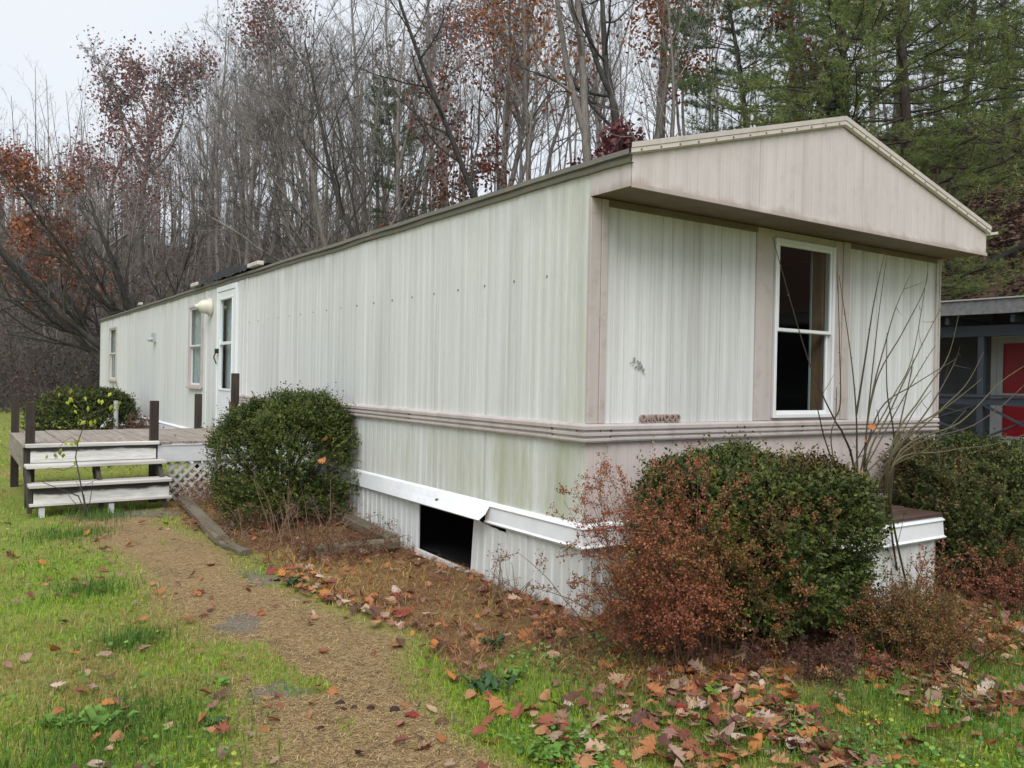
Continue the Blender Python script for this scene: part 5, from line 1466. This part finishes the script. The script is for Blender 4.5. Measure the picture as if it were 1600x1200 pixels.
def fan(n, r, u0=-60, u1=1660, d0=2.7, d1=9, pw=1.0):
    """random ground points over the view's sector, denser near"""
    u_ = r.uniform(u0, u1, n); d_ = d0 * (d1 / d0) ** (r.random(n) ** pw)
    q = CAM[None] + (_F[None] + _R[None] * ((u_ - 800) / FPX)[:, None]) * d_[:, None]
    return q[:, 0], q[:, 1]
def grass_pal(X, Y_, n, r):
    g = 1.25 * fbm(X, Y_, 33, 1.9, 4) + .30 * r.normal(size=n) + .25 * np.clip(-2.9 - X, -.6, .8)
    green = np.array([(.27, .42, .035), (.20, .35, .03), (.36, .47, .05), (.14, .26, .028)]); tan = np.array([(.42, .31, .12), (.33, .23, .085), (.48, .39, .18), (.29, .27, .07)])
    return np.where((g > -.28)[:, None], green[r.integers(4, size=n)], tan[r.integers(4, size=n)]) * r.uniform(.75, 1.25, (n, 1))
r = np.random.default_rng(61)
Vs, Qs, Ts, Cs = [], [], [], []; off = 0
def addb(res):
    global off
    V, Q, T_, c = res; Vs.append(V); Qs.append(Q + off); Ts.append(T_ + off); Cs.append(c); off += len(V)
for (n, d0, d1, hmn, hmx, wd) in ((125000, 2.6, 6.0, .018, .055, .0021), (85000, 5.5, 14, .02, .06, .0034), (40000, 13, 34, .03, .07, .009)):
    X, Y_ = fan(n, r, -80, 1680, d0, d1)
    p_, b_, l_ = zones(X, Y_)
    dens = np.clip(1 - p_ * 1.05 - b_ * .96 - l_, 0, 1) * np.clip(.75 + .6 * fbm(X, Y_, 34, 2.6, 4), .2, 1)
    k = r.random(n) < dens; k &= ~((X > 0) & (Y_ > -.05)) | (X > 4.3); k &= ~((X > -2.75) & (X < 0) & (Y_ > 6.6) & (Y_ < 9))
    X, Y_ = X[k], Y_[k]; addb(blades(len(X), X, Y_, hmn, hmx, wd, grass_pal, r, .75))
# longer tufts of green grass
for (cx, cy, rad, n, hh) in ((-2.55, .9, .10, 500, .10), (-2.75, -.3, .16, 900, .08), (-2.6, 2.3, .14, 600, .09), (-2.5, 4.6, .2, 700, .10), (-3.0, -.6, .3, 1500, .09), (-2.05, 5.65, .2, 500, .14),
                             (1.12, -1.50, .10, 260, .26), (.55, -2.0, .3, 1200, .12), (-.4, -1.9, .3, 1200, .09), (1.6, -2.1, .4, 1600, .11), (-.75, -1.2, .3, 900, .09), (2.6, -1.9, .4, 1200, .12)):
    X = r.normal(cx, rad, n); Y_ = r.normal(cy, rad, n)
    addb(blades(n, X, Y_, hh * .5, hh, .0026, lambda X, Y_, n, r: np.array([(.10, .19, .035), (.14, .24, .05), (.08, .15, .03)])[r.integers(3, size=n)] * r.uniform(.8, 1.25, (n, 1)), r, .45))
tag(link('grass', mesh_np('grass', np.vstack(Vs), [np.vstack(Qs), np.vstack(Ts)], np.vstack(Cs), M['grass'])), kind='stuff')

# straw and dry needles on the path, dead matted stems in the bed
def straws(n, X, Y_, ln, wd, pal, r, zup=.008, tilt=.12):
    Z = height(X, Y_) + fbm(X, Y_, 9, 9, 3) * .007 + r.uniform(.001, zup, n)
    a = r.uniform(0, 6.28, n); e = r.normal(0, tilt, n); L = ln * r.uniform(.5, 1.4, n)
    d = np.stack([np.cos(a), np.sin(a), e], -1) * L[:, None] * .5; s_ = np.stack([-np.sin(a), np.cos(a), np.zeros(n)], -1) * (wd * r.uniform(.6, 1.4, n))[:, None]
    c = np.stack([X, Y_, Z + np.abs(e) * L * .4], -1); b_ = rand_perp(norm(d), r) * (L * .08)[:, None]; b_[:, 2] = np.abs(b_[:, 2])
    V = np.stack([c - d - s_, c - d + s_, c + b_ - s_, c + b_ + s_, c + d - s_ * .5, c + d + s_ * .5], 1).reshape(-1, 3); k = np.arange(n)[:, None] * 6
    F = np.vstack([k + np.array([[0, 1, 3, 2]]), k + np.array([[2, 3, 5, 4]])])
    return V, F, leaf_cols(n, pal, r, 6, .25)
X, Y_ = fan(260000, r, 0, 900, 2.6, 12); p_, b_, l_ = zones(X, Y_)
k = (p_ > r.uniform(.15, .8, len(X)))
for (q, rx, ry) in PATCHES: k &= ~((((X - q[0]) / rx) ** 2 + ((Y_ - q[1]) / ry) ** 2 < .9) & (r.random(len(X)) > .10 + .45 * (((X - q[0]) / rx) ** 2 + ((Y_ - q[1]) / ry) ** 2)))
k &= ~((X > -2.25) & (X < -1.35) & (Y_ > 5.35) & (r.random(len(X)) > .12))
X, Y_ = X[k], Y_[k]
if len(X) > 90000: X, Y_ = X[:90000], Y_[:90000]
V, F, c = straws(len(X), X, Y_, .030, .0010, [(.40, .28, .13), (.32, .21, .095), (.50, .38, .21), (.23, .145, .07), (.44, .32, .15), (.18, .11, .055)], r)
X2, Y2 = fan(900, r, 100, 1500, 2.7, 10); p2_, b2_, l2_ = zones(X2, Y2); k = ((p2_ + b2_) > .3) & ~((X2 > -.05) & (Y2 > -.05))
V2, F2, c2 = straws(int(k.sum()), X2[k], Y2[k], .11, .0022, [(.10, .07, .05), (.16, .12, .09), (.06, .042, .03)], r, .014, .12)
tag(link('straw', mesh_np('straw', np.vstack([V, V2]), [np.vstack([F, F2 + len(V)])], np.vstack([c, c2]), M['straw'])), kind='stuff')
X, Y_ = fan(150000, r, 200, 1660, 3.0, 10); p_, b_, l_ = zones(X, Y_)
k = (b_ > r.uniform(.1, .8, len(X))) & ~((X > -.02) & (Y_ > -.02) & (X < 4.2)); X, Y_ = X[k][:60000], Y_[k][:60000]
tone = fbm(X, Y_, 35, 1.8, 3)
V, F, c = straws(len(X), X, Y_, .055, .0013, [(.24, .11, .05), (.30, .16, .07), (.17, .08, .04), (.38, .25, .11), (.11, .06, .035)], r, .035, .45)
c = c * np.repeat(np.where(tone[:, None] > .15, np.array([[1.25, 1.35, 1.0]]), np.array([[.95, .9, .95]])), 6, 0)
tag(link('dead_stems', mesh_np('dead_stems', V, [F], c, M['straw'])), kind='stuff')

# small broad-leaved ground cover
X, Y_ = fan(60000, r, -60, 1660, 2.6, 8); p_, b_, l_ = zones(X, Y_)
cl_ = fbm(X, Y_, 41, 2.4, 4); region = ((X > -1.5) & (Y_ < -.35)) * np.clip(.75 - (X + .6) * .45, .10, .75) + .14 * (X < -2.25)
k = (r.random(len(X)) < region * np.clip(cl_ * 1.6 + .35, 0, 1)) & (p_ < .25) & ~((X > .0) & (Y_ > -.7)); X, Y_ = X[k], Y_[k]; n = len(X)
Z = height(X, Y_) + r.uniform(.012, .055, n); nrm_ = norm(np.stack([r.normal(0, .35, n), r.normal(0, .35, n), np.ones(n)], -1)); ax = rand_perp(nrm_, r); bx = np.cross(nrm_, ax)
s_ = r.uniform(.005, .015, n)[:, None]; c0 = np.stack([X, Y_, Z], -1)
ring = [c0 + (ax * math.cos(q) + bx * math.sin(q) * .85) * s_ - nrm_ * s_ * .12 for q in np.arange(6) * math.pi / 3]
V = np.stack([c0] + ring, 1).reshape(-1, 3); k = np.arange(n)[:, None] * 7
F = np.vstack([k + np.array([[0, 1 + i, 1 + (i + 1) % 6]]) for i in range(6)])
yl = fbm(X, Y_, 42, 1.8, 3)
c = np.where((yl > .62)[:, None], np.array([[.36, .42, .05]]), np.array([(.12, .24, .045), (.085, .18, .04), (.17, .31, .055)])[r.integers(3, size=n)]) * r.uniform(.75, 1.25, (n, 1))
tag(link('ground_cover', mesh_np('ground_cover', V, [F], np.repeat(c, 7, 0), M['leaf'])), kind='stuff')

# weeds that can be told apart: rosettes of longer leaves
def rosette(x, y, n, L, wdt, pal, label, seed):
    r = np.random.default_rng(seed); e = empty('weed', (x, y, hz(x, y)), label, 'weed')
    m = MB()
    for k in range(n):
        a = r.uniform(0, 6.28); l = L * r.uniform(.6, 1.15); ox, oy = r.normal(0, L * .35, 2); h_ = r.uniform(.25, .75)
        d = np.array([math.cos(a), math.sin(a), 0]); s_ = np.array([-d[1], d[0], 0]); P_ = []
        for f_ in (0, .3, .65, 1): P_.append(np.array([ox, oy, .0]) + d * l * f_ * .8 + np.array([0, 0, l * h_ * math.sin(f_ * 2.2)]))
        w_ = [.25, .9, 1.0, .05]
        V = [];
        for q, ww in zip(P_, w_): V += [q - s_ * wdt * ww, q + np.array([0, 0, -wdt * .25]), q + s_ * wdt * ww]
        F = [(3 * i + j, 3 * i + j + 1, 3 * i + j + 4, 3 * i + j + 3) for i in range(3) for j in range(2)]
        m.add(V, F, np.array(pal[r.integers(len(pal))]) * r.uniform(.8, 1.2))
    m.build('foliage', M['leaf'], e, True)
WG = [(.045, .105, .035), (.035, .080, .028), (.06, .13, .04)]; WL = [(.12, .25, .035), (.16, .30, .05), (.09, .19, .03)]
for k, (u_, v_, n, L, wd, pal, lab) in enumerate([
        (460, 914, 34, .085, .016, WG, 'dark green weed clump in the rusty bed beside the path'), (770, 1008, 26, .10, .017, WG, 'dark green leafy weed below the loose skirting sheet'),
        (760, 1075, 24, .13, .017, WG, 'dull green weed clump at the edge of the path near the corner'), (800, 1055, 26, .07, .016, WL, 'bright green weed patch beside the dull weed clump'),
        (1085, 1088, 6, .13, .026, WL, 'two broad bright green leaves under the rust-red shrub'), (855, 1175, 16, .09, .02, WL, 'light green broad-leaved weed at the bottom edge of the lawn'),
        (95, 1130, 14, .09, .018, WL, 'green weed rosette in the lawn at the near corner'), (165, 1135, 16, .11, .017, WL, 'green weed rosette with long leaves in the near lawn'),
        (345, 1065, 14, .06, .016, WL, 'small green weed growing by the edge of the straw path'), (330, 1130, 14, .07, .014, WG, 'dark weed beside the path at the bottom of the view'), (1210, 955, 10, .16, .006, WG, 'blue-green grassy tuft at the foot of the large boxwood')]):
    q = on(u_, v_, 2, 0.02); rosette(q[0], q[1], n, L, wd, pal, lab, 800 + k)

# dark clods on the path
for k, (u_, v_, s_) in enumerate(((531, 1100, .022), (536, 1109, .016), (528, 1107, .014), (553, 1104, .012), (580, 1106, .018), (617, 1109, .022), (501, 1139, .016))):
    q = on(u_, v_, 2, .01); r_ = np.random.default_rng(900 + k); V = []; 
    for i in range(5):
        for j in range(8):
            th = math.pi * (i + .02) / 4.04; a = 2 * math.pi * j / 8; rr_ = s_ * r_.uniform(.75, 1.15); V.append((rr_ * math.sin(th) * math.cos(a) * 1.2, rr_ * math.sin(th) * math.sin(a), rr_ * .7 * math.cos(th)))
    F = [(i * 8 + j, i * 8 + (j + 1) % 8, (i + 1) * 8 + (j + 1) % 8, (i + 1) * 8 + j) for i in range(4) for j in range(8)]
    m = MB(); m.add(V, F); o = m.build('dirt_clod', M['clod'], None, True, (q[0], q[1], hz(q[0], q[1]) + s_ * .45))
    tag(o, ['dark clod lying on the straw path, topmost of the close cluster', 'dark clod at the base of the close cluster on the path', 'small clod on the near side of the close cluster on the path', 'tiny dark clod alone just beside the cluster', 'dark clod midway along the line of clods', 'round dark clod at the end of the line by the leafy edge', 'flat dark clod apart from the line, nearer the camera'][k], 'clod', 'dark clods on the path')

# ------------------------------------------------------------------ fallen leaves
def leaf_shape(seed, kind):
    r = np.random.default_rng(seed)
    if kind == 'oak':
        hw = [(.0, .02), (.10, .07), (.20, .22), (.26, .10), (.40, .36), (.46, .14), (.62, .40), (.68, .16), (.82, .24), (.88, .10), (1.0, .0)]
    elif kind == 'maple':
        hw = [(.0, .03), (.05, .30), (.14, .16), (.30, .48), (.36, .20), (.55, .46), (.60, .16), (.78, .20), (1.0, .0)]
    else:
        hw = [(.0, .02), (.15, .14), (.35, .26), (.55, .28), (.75, .20), (.9, .09), (1.0, .0)]
    curl = r.uniform(-1.6, 2.6); fold = r.uniform(-.3, .8); tw = r.uniform(-.9, .9); V = []
    for t_, w_ in hw:
        for s_ in (-1, 0, 1):
            x = t_ - .5; y = s_ * w_ * r.uniform(.85, 1.15); z = curl * .28 * x * x + fold * abs(y) * .8 + tw * x * y + r.normal(0, .012)
            V.append((x + (0 if s_ == 0 else r.normal(0, .01) - (.06 if w_ < .2 else -.03)), y, z))
    V.append((-.5, 0, 0)); V.append((-.78, .03 * r.normal(), .05))
    V = np.array(V); V[:, 2] -= V[:, 2].min()
    n = len(hw); F = [(3 * i + j, 3 * i + 3 + j, 3 * i + 4 + j, 3 * i + 1 + j) for i in range(n - 1) for j in (0, 1)]
    k = 3 * n; V = np.vstack([V, V[k] + (0, .012, 0), V[k + 1] + (0, .012, 0)]); F.append((k, k + 1, k + 3, k + 2))
    return V, np.array(F)
SH = [leaf_shape(s, k) for s, k in enumerate(['oak', 'oak', 'oval', 'maple', 'oak', 'oval', 'oak', 'oval', 'oak', 'oak', 'oval', 'oak'])]
LP = [(.36, .14, .05), (.25, .085, .045), (.38, .19, .09), (.18, .06, .04), (.44, .29, .19), (.33, .22, .16), (.12, .055, .04), (.44, .17, .045), (.28, .145, .11), (.48, .37, .30), (.24, .035, .025)]
lm_ = {}
for si, (V, F) in enumerate(SH):
    for ci, c in enumerate(LP):
        cc = np.array(c)[None] * np.random.default_rng(si * 20 + ci).uniform(.85, 1.1, (len(V), 1))
        lm_[si, ci] = (V, F, cc)
r = np.random.default_rng(71)
cand = []
def leaf_density(X, Y_):
    p_, b_, l_ = zones(X, Y_)
    d = .07 + .42 * b_ + .012 * p_
    d = np.where((X > -1.35) & (Y_ < -.5), .42, d)                                   # front ground cover
    d = np.where((X > -.5) & (Y_ < -1.05) & (Y_ > -2.3), 1.9, d)                      # drift before the shrubs
    d = np.where((X > 1.3) & (Y_ < -1.0), 1.7, d)
    d = np.where(np.abs(X - np.interp(Y_, [-.6, .2, 1.2, 2.2, 5.6], [-1.30, -1.05, -1.2, -1.25, -1.33])) < .16, np.where((Y_ > -.7) & (Y_ < 6), .85, d), d)   # along the path's edge
    d = np.where((X > -.35) & (X < -.02) & (Y_ > -.2) & (Y_ < 2.4), .8, d)
    return d * np.clip(.55 + .9 * fbm(X, Y_, 55, 2.3, 3), .08, 1.3)
X, Y_ = fan(34000, r, -40, 1640, 2.7, 14, .9)
dn = leaf_density(X, Y_); k = (r.random(len(X)) < dn * .55) & ~((X > -.02) & (Y_ > -.02) & (X < 4.25)) & ~((X > -2.75) & (X < 0) & (Y_ > 5.9) & (Y_ < 9)) & ~((X > 1.55) & (X < 2.7) & (Y_ > -1.0))
X, Y_ = X[k], Y_[k]; D = np.hypot(X - CAM[0], Y_ - CAM[1]); order = np.argsort(D); X, Y_ = X[order], Y_[order]
Z = height(X, Y_) + fbm(X, Y_, 9, 9, 3) * .007
p_, b_, l_ = zones(X, Y_)
Z = Z + np.where(p_ > .5, .006, .022) + r.uniform(0, .018, len(X))
share = {}
bulkV, bulkF, bulkC = [], [], []; off = 0
for i in range(len(X)):
    si = int(r.integers(len(SH))); ci = int(r.choice(len(LP), p=np.array([12, 15, 10, 14, 8, 9, 9, 5, 11, 4, 3]) / 100))
    sz = .042 + .080 * r.random() ** 1.5 if X[i] > -1.4 else r.uniform(.045, .095)
    rot = Matrix.Rotation(r.uniform(0, 6.28), 3, 'Z') @ Matrix.Rotation(r.normal(0, .35), 3, 'X') @ Matrix.Rotation(r.normal(0, .35), 3, 'Y')
    if r.random() < .3: rot = rot @ Matrix.Rotation(math.pi, 3, 'X')
    if i < 300:
        if (si, ci) not in share:
            V, F, cc = lm_[si, ci]; share[si, ci] = mesh_np('leaf', V, [F], cc, M['litter'])
        o = link('leaf', share[si, ci], ground)
        o.matrix_local = Matrix.Translation((X[i], Y_[i], Z[i])) @ (rot * sz).to_4x4()
    else:
        V, F, cc = lm_[si, ci]; Rm = np.array(rot) * sz
        bulkV.append(V @ Rm.T + np.array([X[i], Y_[i], Z[i]])); bulkF.append(F + off); bulkC.append(cc); off += len(V)
if bulkV: tag(link('fallen_leaves', mesh_np('fallen_leaves', np.vstack(bulkV), [np.vstack(bulkF)], np.vstack(bulkC), M['litter'])), kind='stuff')
print('leaves', len(X), 'placed trees', len(placed))

# leaves caught on the shrubs, the trim and the deck
def caught(u_, v_, ax, val, si, ci, sz, rx=.9):
    q = on(u_, v_, ax, val); V, F, cc = lm_[si, ci]
    o = link('caught_leaf', mesh_np('caught_leaf', V, [F], cc, M['litter']), None, q); o.scale = (sz,) * 3; o.rotation_euler = (rx, r.uniform(-.5, .5), r.uniform(0, 6))
    return o
CL = [(508, 686, 0, -.62, 0, 7, .09, 'small orange leaf caught on the round boxwood near its crown'), (505, 720, 0, -.75, 4, 7, .10, 'orange leaf caught half way down the round boxwood'), (463, 650, 0, -.6, 2, 9, .05, 'pale leaf on the top of the round boxwood'),
      (1253, 738, 1, -1.05, 0, 4, .08, 'curled pale brown leaf on the top of the large boxwood'), (1352, 690, 1, -.72, 2, 7, .09, 'curled orange leaf hanging on the bare shoots, the lower one'), (1362, 668, 1, -.75, 4, 7, .08, 'orange leaf hanging on the bare shoots, the upper one'),
      (1350, 842, 1, -1.2, 1, 5, .06, 'pale leaf on the side of the large boxwood by the hitch box'), (683, 781, 0, -.075, 2, 8, .05, 'small pinkish leaf hanging from the bent skirting strip')]
for (u_, v_, ax, val, si, ci, sz, lab) in CL:
    tag(caught(u_, v_, ax, val, si, ci, sz), lab, 'leaf', 'leaves caught above the ground')
for k in range(5):
    o = link('leaf', share[list(share)[k]], deck); o.location = (random.uniform(-.3, 1.1), random.uniform(-1.1, -.4), DZ + .008); o.scale = (.07,) * 3; o.rotation_euler = (0, 0, random.uniform(0, 6))
